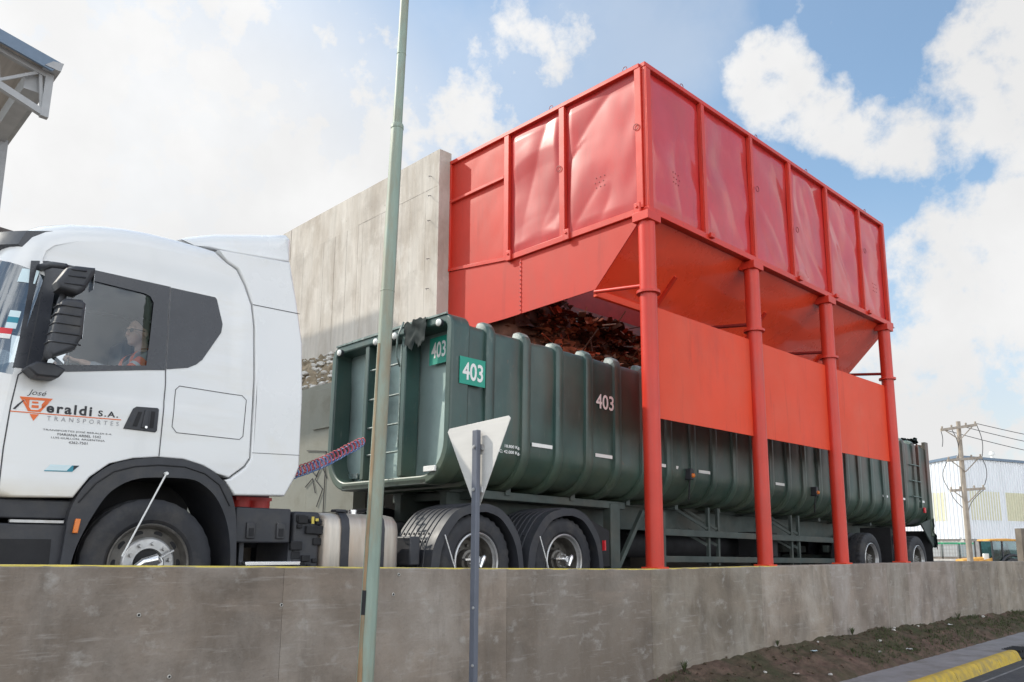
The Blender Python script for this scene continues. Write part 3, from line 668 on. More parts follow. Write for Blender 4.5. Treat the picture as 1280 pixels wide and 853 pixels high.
# rear and end sheets of the bin
MB().box(X0, X1, Y1 - .03, Y1 - .01, 6.0, ZT - .07).build('rear_panel', 'red_dark', hp)
MB().box(X1 - .03, X1 - .01, Y0 + .06, Y1 - .03, ZB, ZT - .07).build('end_panel', 'red', hp)
# funnel
def slab(name, pts, th, m):
    P = [Vector(p) for p in pts]; n = (P[1] - P[0]).cross(P[-1] - P[0]).normalized() * th
    k = len(P); V = P + [p + n for p in P]
    F = [tuple(range(k)), tuple(range(k, 2 * k))[::-1]] + [(i, (i + 1) % k, k + (i + 1) % k, k + i) for i in range(k)]
    return obj(name, V, F, m, hp)
V = []; F = []; nu, nv = 150, 18
for i in range(nu + 1):
    for j in range(nv + 1):
        x = X0 + .012 + (X1 - X0 - .02) * i / nu; t = j / nv; e = min(1, min(i, nu - i) / 5) * min(1, min(j, nv - j) / 4)
        d = .03 * fbm((x * .55, t * 1.2, 3), 2) * e
        V.append((x, Y0 + .05 + (6.62 - Y0 - .05) * t - d * .7, ZB - .09 + (5.0 - ZB + .09) * t - d * .7))
for i in range(nu):
    for j in range(nv): a = i * (nv + 1) + j; F.append((a, a + nv + 1, a + nv + 2, a + 1))
obj('funnel_side', V, F, 'red_bounce', hp, smooth=True)
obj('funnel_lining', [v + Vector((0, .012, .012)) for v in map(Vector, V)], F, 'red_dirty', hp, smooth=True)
MB().box(X0 + .02, X1, 6.60, 6.66, 4.90, 4.995).build('funnel_edge_rail', 'red_matte', hp, bevel=.005)
slab('front_plate', [(X0, 5.79, ZB - .09), (X0, 8.27, ZB - .09), (X0, 8.30, ZB - .05), (X0, 9.7, 5.98), (X0, 9.7, 4.94), (X0, 8.36, 4.935), (X0, 6.60, 4.985)], .014, 'red_plate')
MB().box(X0 - .02, X0 - .002, 7.985, 8.015, 4.95, 5.77).build('bolted_seam', 'red', hp)
for k in range(12): MB().cyl((X0 - .03, 8.0, 5.0 + .065 * k), (X0 - .021, 8.0, 5.0 + .065 * k), .010, n=8).build('seam_bolt', 'red_dark', hp)
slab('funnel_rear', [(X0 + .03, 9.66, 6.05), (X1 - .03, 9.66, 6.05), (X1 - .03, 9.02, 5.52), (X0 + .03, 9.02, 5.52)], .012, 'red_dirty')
slab('end_plate', [(X1 - .02, 5.82, ZB - .10), (X1 - .02, 9.66, ZB - .10), (X1 - .02, 9.66, 5.2), (X1 - .02, 6.62, 5.0)], .012, 'red_dark')
for x in (9.15, 11.65, 14.1): MB().bar((x, 6.59, 5.0), (x, 6.22, 5.38), .05, .05, (1, 0, 0)).build('stiffener', 'red', hp)
# columns
colx = [7.862, 10.408, 12.81, 15.222]
for x in colx:
    c = MB().cyl((x, Y0, 1.418), (x, Y0, 5.70), .107, n=40).build('column', 'red', hp, smooth=40)
    MB().lathe([(-.017, .10), (-.017, .148), (.017, .148), (.017, .10)], (x, Y0, 4.746), 'z', 40).build('collar', 'red', c, smooth=40)
    MB().box(x - .135, x + .135, Y0 - .125, Y0 + .125, 5.66, ZB - .103).build('cap', 'red', c, bevel=.006)
    MB().box(x - .112, x + .112, Y0 - .118, Y0 + .118, 1.396, 1.419).build('base_plate', 'red_matte', c, bevel=.004)
    MB().cyl((x, Y0 + .1, 4.86), (x, 6.61, 4.955), .026, n=14).build('brace_pipe', 'red_dark' if x > 8 else 'red', hp, smooth=40)
for a, b in zip(colx, colx[1:]):
    V = []; F = []; nu, nv = 40, 24
    for i in range(nu + 1):
        for j in range(nv + 1):
            x = a + .09 + (b - a - .18) * i / nu; z = 3.20 + 1.41 * j / nv
            V.append((x, Y0 + .03 + .006 * fbm((x * .9, z * .9, 2), 2), z))
    for i in range(nu):
        for j in range(nv): q = i * (nv + 1) + j; F.append((q, q + nv + 1, q + nv + 2, q + 1))
    n0 = len(V); V += [(v[0], v[1] + .012, v[2]) for v in V]; F += [tuple(n0 + i for i in reversed(f)) for f in F]
    rim = [i * (nv + 1) for i in range(nu + 1)]; F += [(rim[i], rim[i + 1], n0 + rim[i + 1], n0 + rim[i]) for i in range(nu)]
    rim = [i * (nv + 1) + nv for i in range(nu + 1)]; F += [(rim[i], rim[i + 1], n0 + rim[i + 1], n0 + rim[i]) for i in range(nu)]
    obj('skirt_panel', V, F, 'red_matte', hp, smooth=40)
# lifting loops, handles and bolts
def loop(p, ax, r=.035):
    P = []; p = Vector(p)
    for i in range(12):
        q = 2 * math.pi * i / 12; P.append(p + (Vector((math.cos(q), 0, math.sin(q))) if ax == 'y' else Vector((0, math.cos(q), math.sin(q)))) * r)
    MB().tube(P, .005, 6, closed=True).build('lifting_loop', 'red_dark', hp, smooth=True)
for x in (8.75, 10.75, 12.4, 14.75): loop((x, Y0, ZT + .03), 'y')
for y in (7.4, 6.05): loop((X0, y, ZT + .03), 'x')
for p in ((10.62, Y0 - .05, 7.0), (11.85, Y0 - .05, 6.7), (14.5, Y0 - .05, 7.05)): loop(p, 'y', .045)
for p in ((X0 - .04, 5.86, 7.0), (X0 - .04, 7.22, 6.9)): loop(p, 'x', .04)
for y in (5.84, 7.05, 8.2): MB().box(X0 - .085, X0 - .057, y - .05, y + .05, ZB - .10, ZB + .06).cyl((X0 - .10, y, ZB), (X0 - .05, y, ZB), .018, n=12).build('lifting_lug', 'red', hp, bevel=.01)
for x in (9.25, 11.8, 13.1, 14.45): MB().box(x - .05, x + .05, Y0 - .10, Y0 - .058, ZB - .05, ZB + .015).build('lifting_lug', 'red', hp, bevel=.006)
for cx, cz in ((8.55, 6.42), (15.0, 6.4)):
    for i in range(3):
        for j in range(3): u_ = cx + i * .07 - .07 + .02 * (j % 2); v_ = cz + j * .07; y_ = Y0 + .035 + dent(u_, v_, 1 if cx < 9 else 6, .052); MB().cyl((u_, y_ - .006, v_), (u_, y_ + .01, v_), .008, n=8).build('panel_bolt', 'red_dark', hp)
for i in range(3):
    for j in range(3): u_ = 6.45 + i * .07 + .02 * (j % 2); v_ = 6.42 + j * .07; y_ = X0 + .035 + dent(u_, v_, 11, .042); MB().cyl((y_ - .006, u_, v_), (y_ + .01, u_, v_), .008, n=8).build('panel_bolt', 'red_dark', hp)

# ------------------------------------------------------------------ wheels
def wheel(parent, cx, cz, yf, kind, s=1, rad=.508, wdt=.30):
    """yf: outer face y, s=+1 when the axle runs towards +y"""
    k = rad / .508
    prof = [(.035, .305, 0), (.006, .34, 0), (-.004, .40, 0), (.004, .45, 0), (.014, .478, 1), (.034, .502, 2), (.06, .508, 2), (.10, .508, 2), (.102, .494, 0), (.112, .494, 0), (.114, .508, 0),
            (.186, .508, 0), (.188, .494, 0), (.198, .494, 0), (.20, .508, 2), (.24, .508, 2), (.266, .502, 2), (.286, .478, 1), (.296, .45, 0), (.304, .40, 0), (.294, .34, 0), (.265, .305, 0)]
    n = 128; V = []; F = []
    for t, r, fl in prof:
        for j in range(n):
            q = 2 * math.pi * j / n; rr = r * k
            if fl and (j // 2) % 2: rr -= (.013 if fl == 2 else .007) * (.25 if kind == 'steer' else 1)
            V.append((cx + rr * math.cos(q), yf + s * t * wdt / .30, cz + rr * math.sin(q)))
    for i in range(len(prof) - 1): F += [(i * n + j, i * n + (j + 1) % n, (i + 1) * n + (j + 1) % n, (i + 1) * n + j) for j in range(n)]
    ty = obj('wheel', V, F, 'rubber', parent, smooth=28)
    def la(prof, name, m, nn=56): return MB().lathe([(s * a, r * k) for a, r in prof], (cx, yf, cz), 'y', nn).build(name, m, ty, smooth=32)
    def nuts(y0_, y1_, pr, r, m, cnt=10, nm='wheel_nut'):
        for i in range(cnt if s == 1 else 0):
            q = 2 * math.pi * (i + .3) / cnt; x, z = cx + pr * k * math.cos(q), cz + pr * k * math.sin(q)
            MB().cyl((x, yf + s * y0_, z), (x, yf + s * y1_, z), r, r * .8, n=8).build(nm, m, ty, smooth=40)
    if kind == 'steer':
        la([(.04, .306), (.012, .312), (.004, .305), (.012, .292), (.05, .283), (.085, .272), (.075, .235), (.05, .205)], 'rim', 'steel_dark')
        la([(.05, .206), (.036, .198), (.03, .19), (.028, .12), (.05, .112)], 'hub_flange', 'steel')
        la([(.05, .113), (.045, .1), (.05, .06), (.05, .0)], 'hub', 'black', 32)
        nuts(.03, -.006, .157, .017, 'steel')
        for i in range(10):
            q = 2 * math.pi * i / 10; x, z = cx + .243 * k * math.cos(q), cz + .243 * k * math.sin(q); e = .036
            P = [(x + e * math.cos(t) * (-math.sin(q)) + .022 * math.sin(t) * math.cos(q), yf + s * .0755 - .002, z + e * math.cos(t) * math.cos(q) + .022 * math.sin(t) * math.sin(q)) for t in [2 * math.pi * u / 14 for u in range(14)]]
            obj('rim_slot', P, [tuple(range(14))], 'black', ty)
    else:
        la([(.04, .306), (.004, .312), (-.004, .300), (.008, .288), (.03, .284), (.05, .27)], 'rim', 'steel')
        la([(.05, .27), (.10, .262), (.20, .258), (.23, .235), (.235, .11)], 'rim_barrel', 'steel_dark')
        la([(.232, .20), (.20, .13), (.11, .125), (.10, .10), (.055, .095), (.045, .06), (.04, .0)], 'hub', 'steel_dark', 36)
        nuts(.23, .18, .168, .018, 'steel_dark'); nuts(.05, .03, .075, .010, 'steel', 8, 'hub_bolt')
    return ty
def inner_tyre(parent, cx, cz, yf, s=1, rad=.508):
    k = rad / .508
    return MB().lathe([(s * a, r * k) for a, r in ((.03, .29), (0, .36), (.01, .46), (.04, .505), (.26, .505), (.29, .46), (.3, .36), (.27, .29))], (cx, yf, cz), 'y', 48).build('inner_tyre', 'rubber', parent, smooth=35)

# ------------------------------------------------------------------ tipping trailer
tr = thing('semi_trailer', (5.4, 7.83, .95), 'long dark green ribbed bulk trailer numbered 403 parked under the red hopper', 'trailer')
YN, YF, ZBOT, ZTOP = 6.66, 9.0, 2.36, 4.13
def u_outline(out=0.0, over=.10, top=0.0, k=9):
    """outline (y,z) with outward normal, from the near rim down around the belly to the far rim"""
    P = []; rt_ = .10
    P.append((YN + rt_ + over, ZTOP, 0, 1))
    for i in range(6):
        a = R(90 + 90 * i / 5); P.append((YN + rt_ + rt_ * math.cos(a), ZTOP - rt_ + rt_ * math.sin(a), math.cos(a), math.sin(a)))
    for z in (3.7, 3.3, 2.95): P.append((YN, z, -1, 0))
    rb = .42
    for i in range(k + 1):
        a = R(180 + 90 * i / k); P.append((YN + rb + rb * math.cos(a), ZBOT + rb + rb * math.sin(a), math.cos(a), math.sin(a)))
    h = list(P); yc = (YN + YF) / 2
    P += [(2 * yc - y, z, -ny, nz) for y, z, ny, nz in reversed(h)]
    return [(y + ny * out, z + nz * (out + (top if nz > .5 else 0)), ny, nz) for y, z, ny, nz in P]
ribs = [5.99 + .575 * i for i in range(23)]
XF, XE = 5.64, 19.42
V = []; F = []; base = u_outline(0); K = len(base); xs = []
x = XF
while x <= XE: xs.append(x); x += .0575
for x in xs:
    ph = (x - 5.99) / .575; bul = .022 * math.sin(math.pi * (ph % 1)) ** .7
    for y, z, ny, nz in base:
        d = bul * (1 if abs(nz) < .5 else .3) + .016 * fbm((x * 1.9, y * .3 + z * 1.5, 2)) + .008 * fbm((x * 6, z * 5, 9)) - (.035 * math.sin(math.pi * (ph % 1)) if nz > .7 and z > 3.9 else 0)
        V.append((x, y + ny * d, z + nz * d))
for i in range(len(xs) - 1): F += [(i * K + j, i * K + j + 1, (i + 1) * K + j + 1, (i + 1) * K + j) for j in range(K - 1)]
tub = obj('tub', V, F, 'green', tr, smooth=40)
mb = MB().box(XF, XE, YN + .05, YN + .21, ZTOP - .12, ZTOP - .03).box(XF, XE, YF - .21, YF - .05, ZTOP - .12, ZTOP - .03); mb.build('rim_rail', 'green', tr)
mb = MB().box(XF + .05, XE, YN + .06, YN + .08, 2.7, ZTOP - .13).box(XF + .05, XE, YF - .08, YF - .06, 2.7, ZTOP - .13).box(XF + .05, XE, YN + .3, YF - .3, 2.42, 2.44); mb.build('tub_lining', 'black', tr)
def rib_mesh(x, w=.078, out=.060, dz=0.0):
    V = []; F = []; U0 = u_outline(-.01, .05); U1 = u_outline(out, .03, dz); U2 = u_outline(out * .72, .03, dz)
    for a, b, c in zip(U0, U1, U2):
        for dx, q in ((-w, a), (-w * .86, c), (-w * .5, b), (w * .5, b), (w * .86, c), (w, a)): V.append((x + dx, q[0], q[1]))
    n = 6; k = len(U0)
    for i in range(k - 1): F += [(i * n + j, i * n + j + 1, (i + 1) * n + j + 1, (i + 1) * n + j) for j in range(n - 1)]
    return V, F
for i, x in enumerate(ribs):
    V, F = rib_mesh(x + random.uniform(-.012, .012), dz=random.uniform(-.012, .02))
    idx = []
    for f in F:
        c = sum((Vector(V[q]) for q in f), Vector()) / 4
        idx.append(1 if (c.z > ZTOP - .02 and c.x < x + .02) else 0)
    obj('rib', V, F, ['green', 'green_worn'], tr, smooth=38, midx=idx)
# front frame and recessed end
def hoop(x0, x1, out, inn):
    A = u_outline(out, 1.2); B = u_outline(inn, 1.2); V = []; k = len(A)
    for a, b in zip(A, B): V += [(x0, a[0], a[1]), (x1, a[0], a[1]), (x1, b[0], b[1]), (x0, b[0], b[1])]
    F = []
    for i in range(k - 1):
        if abs(A[i][0] - A[i + 1][0]) < 1e-6 and abs(A[i][1] - A[i + 1][1]) < 1e-6: continue
        F += [(i * 4 + j, i * 4 + (j + 1) % 4, i * 4 + 4 + (j + 1) % 4, i * 4 + 4 + j) for j in range(4)]
    return V, F
V, F = hoop(5.40, 5.66, .058, -.05)
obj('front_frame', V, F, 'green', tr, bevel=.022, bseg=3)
o_ = [(y, z) for y, z, *_ in u_outline(-.005, 0)]
V, F = patch(o_, lambda y, z: (5.625 + .016 * fbm((y * 1.2, z * 1.2, 4)) + .03 * math.sin(math.pi * (z - 2.36) / 1.77) ** 2, y, z), .07)
fp = obj('front_panel', V, F, 'green_end', tr, smooth=True)
MB().box(5.385, 5.412, 6.70, 8.95, ZTOP + .045, ZTOP + .066).box(5.39, 5.55, 7.05, 8.6, ZTOP + .062, ZTOP + .075).build('worn_top_edge', 'green_worn', tr)
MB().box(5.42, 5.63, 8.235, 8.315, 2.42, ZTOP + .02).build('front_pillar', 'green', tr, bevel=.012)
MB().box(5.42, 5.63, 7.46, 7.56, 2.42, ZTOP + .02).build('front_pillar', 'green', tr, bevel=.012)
MB().box(5.415, 5.425, 7.545, 7.565, 2.75, ZTOP - .15).build('worn_pillar_edge', 'green_worn', tr)
for z in (3.77, 3.40, 3.05, 2.72): MB().cyl((5.46, 7.55, z), (5.46, 8.24, z), .013, n=10).build('ladder_rung', 'green_worn', tr, smooth=40)
MB().box(5.40, 5.62, 6.98, 8.68, 2.305, 2.375).build('front_sill', 'chassis', tr, bevel=.012)
MB().box(5.372, 5.398, 6.80, 7.0, 2.44, 2.50).build('marker_plate', 'lettering', tr, bevel=.004)
MB().box(5.59, 5.602, 8.62, 8.88, 2.47, 2.54).build('marker_plate', 'green_worn', tr, bevel=.004)
for y in (8.83, 8.02, 7.63, 6.80):
    l = MB().cyl((5.40, y, 4.085), (5.365, y, 4.085), .045, .045, 16).build('marker_lamp', 'plastic', tr, smooth=40)
    MB().lathe([(0, .042), (-.015, .038), (-.025, .02), (-.027, 0)], (5.365, y, 4.085), 'x', 16).build('lamp_lens', 'lamp_lens', l, smooth=True)
# torn tarp flap hanging over the front edge
def rag(name, c, w, h, seed, m='tarp', depth=.08, par=tr):
    V = []; F = []; n = 16
    for i in range(n + 1):
        for j in range(n + 1):
            u, v = i / n, j / n
            rag_ = .10 * noise.noise(Vector((u * 9, seed, 0))) if j == 0 else 0
            V.append((c[0] - depth * (.5 + .9 * noise.noise(Vector((u * 3, v * 3, seed)))), c[1] + w * (u - .5) * (1 + .25 * noise.noise(Vector((v * 4, seed, 1)))), c[2] + h * (v - 1) + rag_ + .05 * noise.noise(Vector((u * 5, v * 2, seed + 3)))))
    for i in range(n):
        for j in range(n): a = i * (n + 1) + j; F.append((a, a + n + 1, a + n + 2, a + 1))
    return obj(name, V, F, m, par, smooth=35)
rag('torn_tarp', (5.385, 7.24, 4.20), .40, .30, 3, depth=.035)
mb = MB().tube([(5.36, 7.45, 4.22), (5.33, 7.52, 4.05), (5.35, 7.56, 3.85), (5.38, 7.52, 3.70)], .012, 6); mb.build('tarp_strap', 'green_worn', tr, smooth=True)
# number plates and lettering
yA, yB, zA, zB = 7.24, 6.90, 3.70, 4.02
fx = 5.590
pl = MB().box(fx, fx + .004, yB, yA, zA, zB).build('number_plate', 'plate', tr)
text('lettering', '403', (fx - .003, yA - .04, zA + .07), (0, -1, 0), (0, 0, 1), .26, .19, 'lettering', pl, .02)
pl = MB().box(5.51, 5.885, 6.590, 6.597, 3.395, 3.70).build('number_plate', 'plate', tr)
text('lettering', '403', (5.55, 6.588, 3.445), (1, 0, 0), (0, 0, 1), .30, .20, 'lettering', pl, .02)
text('lettering', '403', (7.84, 6.624, 3.44), (1, 0, 0), (0, 0, 1), .36, .195, 'lettering', tr, .015)
text('lettering', '18.800 Kg.', (6.235, 6.622, 2.755), (1, 0, 0), (0, 0, 1), .24, .045, 'lettering', tr, .02)
text('lettering', 'C: 42.000 Kg.', (6.15, 6.622, 2.69), (1, 0, 0), (0, 0, 1), .325, .045, 'lettering', tr, .02)
for a, b, z in ((6.68, 7.03, 2.845), (7.83, 8.17, 2.83), (9.08, 9.35, 2.82), (9.60, 9.83, 2.82), (10.17, 10.47, 2.81), (12.44, 12.74, 2.79), (16.82, 17.08, 2.85), (17.86, 18.1, 2.85), (18.82, 19.1, 2.85)):
    MB().box(a, b, 6.628, 6.634, z - .022, z + .022).build('reflective_strip', 'lettering', tr)
for x, z in ((9.90, 2.77), (13.78, 2.77)):
    l = MB().box(x - .07, x + .015, 6.54, 6.66, z - .11, z + .05).build('side_lamp', 'plastic', tr, bevel=.012)
    MB().lathe([(0, .033), (-.02, .03), (-.033, .014), (-.034, 0)], (x - .025, 6.54, z - .05), 'y', 18).build('lamp_lens', 'amber', l, smooth=True)
    MB().tube([(x - .04, 6.58, z - .11), (x - .05, 6.59, z - .26), (x - .02, 6.62, z - .40)], .012, 6).build('lamp_cable', 'black', l)
# chassis
mb = MB()
for y in (7.35, 8.25): mb.box(6.0, 19.3, y, y + .12, 1.95, 2.34).box(6.0, 19.3, y - .05, y + .17, 2.28, 2.32)
for x in [6.6 + 1.15 * i for i in range(11)]: mb.box(x, x + .08, 6.98, 8.7, 2.26, 2.35)
mb.build('chassis_frame', 'chassis', tr)
MB().box(6.2, 8.9, 7.0, 8.7, 2.2, 2.3).build('coupling_plate', 'chassis', tr, bevel=.01)
for y in (6.98, 8.55):
    lg = MB().box(8.56, 8.76, y, y + .14, 1.05, 2.27).box(8.50, 8.82, y - .05, y + .19, .955, .985).build('landing_leg', 'chassis', tr, bevel=.01)
    MB().bar((8.76, y + .07, 1.38), (9.35, y + .07, 2.2), .06, .06).build('leg_brace', 'chassis', lg)
MB().box(9.56, 9.64, 6.86, 6.92, 1.35, 2.2).build('underrun_post', 'chassis', tr)
for z0, z1 in ((1.868, 1.965), (1.492, 1.582)): MB().box(9.62, 15.3, 6.865, 6.90, z0, z1).build('underrun_rail', 'chassis', tr, bevel=.006)
for x in (10.83, 11.10, 13.45, 13.72):
    p_ = MB().box(x - .025, x + .025, 6.902, 6.95, 1.45, 2.32).build('underrun_post', 'chassis', tr)
    MB().bar((x - .02, 6.93, 2.0), (x - .42, 7.30, 2.33), .04, .04).bar((x - .02, 6.93, 1.75), (x - .25, 7.30, 2.0), .04, .04).build('post_brace', 'chassis', p_)
mb = MB().cyl((9.7, 7.75, 1.75), (13.2, 7.75, 1.75), .20, n=20).box(12.4, 13.1, 7.0, 7.34, 1.6, 2.0).box(10.0, 10.8, 8.4, 8.8, 1.4, 2.0); mb.build('air_tank', 'black', tr, smooth=40)
for cx in (16.15, 18.58):
    z = 1.583
    for s, yf, yi in ((1, 6.65, 6.98), (-1, 9.02, 8.69)):
        wl = wheel(tr, cx, z, yf, 'dual', s); inner_tyre(tr, cx, z, yi, s)
    MB().cyl((cx, 7.0, z), (cx, 8.7, z), .075, n=16).box(cx - .5, cx + .5, 7.3, 7.4, z + .12, z + .25).box(cx - .5, cx + .5, 8.25, 8.35, z + .12, z + .25).build('axle', 'chassis', tr)
for x in (17.08, 19.36):
    for y in (6.63, 8.4): MB().box(x, x + .015, y, y + .62, 1.15, 2.22).build('mud_flap', 'black', tr)
MB().box(17.1, 17.9, 6.95, 7.3, 1.75, 2.1).build('spare_tool_box', 'plastic', tr, bevel=.01)
# tail end
mb = MB(); o2 = [(y, z) for y, z, *_ in u_outline(.04, 0)]
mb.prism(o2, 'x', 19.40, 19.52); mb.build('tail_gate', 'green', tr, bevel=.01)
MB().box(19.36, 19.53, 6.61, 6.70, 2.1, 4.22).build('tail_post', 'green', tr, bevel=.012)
MB().prism([(18.80, 2.36), (19.5, 2.5), (19.56, 1.95), (19.44, 1.86)], 'y', 6.63, 6.66).build('tail_bracket', 'chassis', tr)
for z in (3.62, 3.27, 2.93): MB().tube([(18.37, 6.64, z), (18.37, 6.59, z), (18.85, 6.59, z), (18.85, 6.64, z)], .012, 6).build('ladder_rung', 'green_worn', tr)
MB().box(18.83, 18.86, 6.59, 6.64, 2.7, 4.1).build('ladder_rail', 'green', tr)
rag('torn_tarp', (19.0, 6.75, 4.26), .3, .14, 12, depth=.3); rag('torn_tarp', (19.55, 6.68, 2.5), .2, .5, 15, depth=.2); rag('torn_tarp', (19.6, 6.64, 2.15), .15, .3, 18, depth=.2)
MB().box(19.0, 19.08, 6.60, 6.64, 2.60, 2.72).build('tail_lamp', 'redlens', tr, bevel=.01)
tr.rotation_euler = (0, .0135, 0)

# rubbish heaped in the tub
gb = MB(); random.seed(21)
def heap_z(x, y):
    t = max(0, min(1, (x - 7.2) / 1.2)) * max(0, min(1, (16.5 - x) / 2)); far = math.exp(-((y - 8.75) / .50) ** 2) * max(0, min(1, (x - 7.93) / .10)) * (1 - .16 * max(0, min(1, (x - 9.35) / .3)))
    s = max(0, 1 - ((y - 7.9) / 1.12) ** 2)
    return 3.95 + t * s * (.42 + .20 * fbm((x * 1.1, y * 1.3, 6))) + far * (1.62 + .22 * fbm((x * 1.9, 2, 6))) - .012 * (x - 6) * 2
n = 110; m_ = 26; V = []; F = []
for i in range(n + 1):
    for j in range(m_ + 1):
        x = 5.8 + 11 * i / n; y = 6.80 + 2.12 * j / m_; V.append((x, y, heap_z(x, y) - .08 + .07 * fbm((x * 5, y * 5, 1))))
for i in range(n):
    for j in range(m_): a = i * (m_ + 1) + j; F.append((a, a + m_ + 1, a + m_ + 2, a + 1))
gb.add(V, F, (.5, .45, .45))
tn = [(1, .8, .7), (.5, .42, .4), (1.5, 1.2, 1.0), (.35, .3, .3), (2.2, 1.9, 1.7), (1.3, .75, .55), (.8, .85, .9), (1.8, .7, .45), (.6, .4, .3)]
for k in range(3600):
    x = random.uniform(7.99, 13.8); y = random.uniform(6.85, 9.0); z = heap_z(x, y) + random.uniform(-.06, .10)
    s = random.choice((.03, .05, .07, .10, .15, .24)) if x > 8.3 else random.choice((.03, .05, .07)); q = Matrix.Rotation(random.uniform(0, 6.3), 3, Vector((random.gauss(0, 1), random.gauss(0, 1), random.gauss(0, 1))).normalized())
    t = random.choice(tn)
    if random.random() < .07:
        a = q @ Vector((s * 2.2, 0, 0)); gb.bar((x, y, z), Vector((x, y, z)) + a, .02, .012); gb.T[-6:] = [t] * 6
    else:
        P = []; u = 5
        for i in range(u):
            for j in range(u):
                p = Vector(((i / 4 - .5) * s * 1.6, (j / 4 - .5) * s, s * .45 * noise.noise(Vector((i * .8, j * .8, k)))))
                p = q @ p; p.z *= .6; P.append(p + Vector((x, y, z)))
        gb.add(P, [(i * u + j, i * u + u + j, i * u + u + j + 1, i * u + j + 1) for i in range(u - 1) for j in range(u - 1)], t)
for k in range(90):   # pipes, bars and bent sheet among the scraps
    x = random.uniform(8.5, 13.5); y = random.uniform(6.95, 8.9); z = heap_z(x, y) + random.uniform(-.02, .07); a = random.uniform(-.9, .9); l = random.uniform(.3, .9)
    d = Vector((math.cos(a), math.sin(a), random.uniform(-.25, .2))); p = Vector((x, y, z)); n0 = len(gb.F)
    if k % 3: gb.tube([p - d * l / 2, p + Vector((0, 0, random.uniform(-.03, .03))), p + d * l / 2], random.uniform(.010, .028), 7)
    else: gb.bar(p - d * l / 2, p + d * l / 2, random.uniform(.08, .2), .012)
    t = random.choice([(1.6, 2.6, 3.2), (2.6, 4.2, 5.0), (.3, .4, .5), (.8, 1.6, 2.4), (3.2, 5.0, 6.0), (1.8, .8, .5), (.5, .7, .7)])
    gb.T[n0:] = [t] * (len(gb.F) - n0)
tag(gb.build('rubbish_heap', 'garbage', at=(10, 7.9, 3.9), smooth=30, tones=True), 'tangled brown rubbish heaped in the open tub of the green trailer', 'rubbish heap')

# ------------------------------------------------------------------ truck tractor
tk = thing('truck', (2.43, 7.85, .97), 'white truck tractor with black window band, orange logo and lettering on its door', 'truck')
YC, YS = 7.85, 6.60
def W(x, y, z):
    k = 1 - .075 * max(0, min(1, (z - 2.9) / 1.3))
    return Vector((x, YC + (y - YC) * k, z))
def sstep(v, a, b): t = max(0, min(1, (v - a) / (b - a))); return t * t * (3 - 2 * t)
def crease(x, z): return .012 * sstep(z, 2.735, 2.79) * (1 - sstep(z, 3.80, 4.0)) * sstep(x, 1.36, 1.50) * (1 - sstep(x, 2.95, 3.12))
def side(x, z, d=0.0): return W(x, YS - d + crease(x, z), z)
def normals2(P):
    n = len(P); A = sum(P[i][0] * P[(i + 1) % n][1] - P[(i + 1) % n][0] * P[i][1] for i in range(n)); sg = 1 if A > 0 else -1; out = []
    for i in range(n):
        e = []
        for a, b in ((P[i - 1], P[i]), (P[i], P[(i + 1) % n])):
            d = Vector((b[0] - a[0], b[1] - a[1])).normalized(); e.append(Vector((-d.y, d.x)) * sg)
        v = (e[0] + e[1]); out.append(v.normalized() if v.length > 1e-6 else e[0])
    return out
def shell(prof, y0, y1, ns=6, warp=W, skip=()):
    """rounded slab: prof of (x,z,r); returns V, F, loops (list of rings), cap polygon, skipped faces"""
    P = [(a, b) for a, b, r in prof]; Nn = normals2(P); n = len(P); V = []; rings = []
    for s in list(range(ns + 1)):
        a = s / ns * math.pi / 2; ring = []
        for (x, z, r), nn in zip(prof, Nn):
            i = r * (1 - math.sin(a)); ring.append(len(V)); V.append(warp(x + nn.x * i, y0 + r * (1 - math.cos(a)), z + nn.y * i))
        rings.append(ring)
    for s in reversed(range(ns + 1)):
        a = s / ns * math.pi / 2; ring = []
        for (x, z, r), nn in zip(prof, Nn):
            i = r * (1 - math.sin(a)); ring.append(len(V)); V.append(warp(x + nn.x * i, y1 - r * (1 - math.cos(a)), z + nn.y * i))
        rings.append(ring)
    F = []; G = []
    for A, B in zip(rings, rings[1:]):
        for i in range(n):
            (G if i in skip else F).append((A[i], A[(i + 1) % n], B[(i + 1) % n], B[i]))
    cap = [(x + nn.x * r, z + nn.y * r) for (x, z, r), nn in zip(prof, Nn)]
    return V, F, G, cap
ws = [(1.02, 2.88), (1.055, 3.10), (1.095, 3.33), (1.14, 3.55), (1.185, 3.75)]
prof = [(1.04, 1.97, .2), (1.0, 2.4, .3)] + [(x, z, .33) for x, z in ws] + [(1.26, 3.90, .25), (1.34, 4.00, .22), (1.45, 4.075, .2), (1.64, 4.145, .18), (1.88, 4.2, .17), (2.07, 4.23, .17), (2.25, 4.245, .17), (2.48, 4.245, .16), (2.70, 4.235, .14), (2.82, 4.215, .1),
        (2.91, 4.11, .012), (3.0, 4.07, .012), (3.08, 3.94, .012), (3.15, 3.77, .012), (3.18, 3.57, .012), (3.195, 3.1, .012), (3.195, 2.39, .012), (3.15, 2.315, .012), (3.02, 2.21, .012),
        (2.91, 2.235, .01), (2.79, 2.295, .01), (2.62, 2.335, .01), (2.42, 2.335, .01), (2.23, 2.31, .01), (2.06, 2.255, .01), (1.93, 2.145, .01), (1.83, 1.985, .015), (1.43, 1.97, .02)]
gi = [i for i in range(2, 6)]
V, F, G, cap = shell(prof, YS, 2 * YC - YS, skip=gi)
win = [(1.53, 2.935), (1.545, 3.30), (1.56, 3.60), (1.60, 3.68), (1.67, 3.715), (1.83, 3.705), (2.23, 3.69), (2.29, 3.675), (2.325, 3.62), (2.31, 3.28), (2.295, 3.05)]
cab = obj('cab', V, F, 'white', tk, smooth=35)
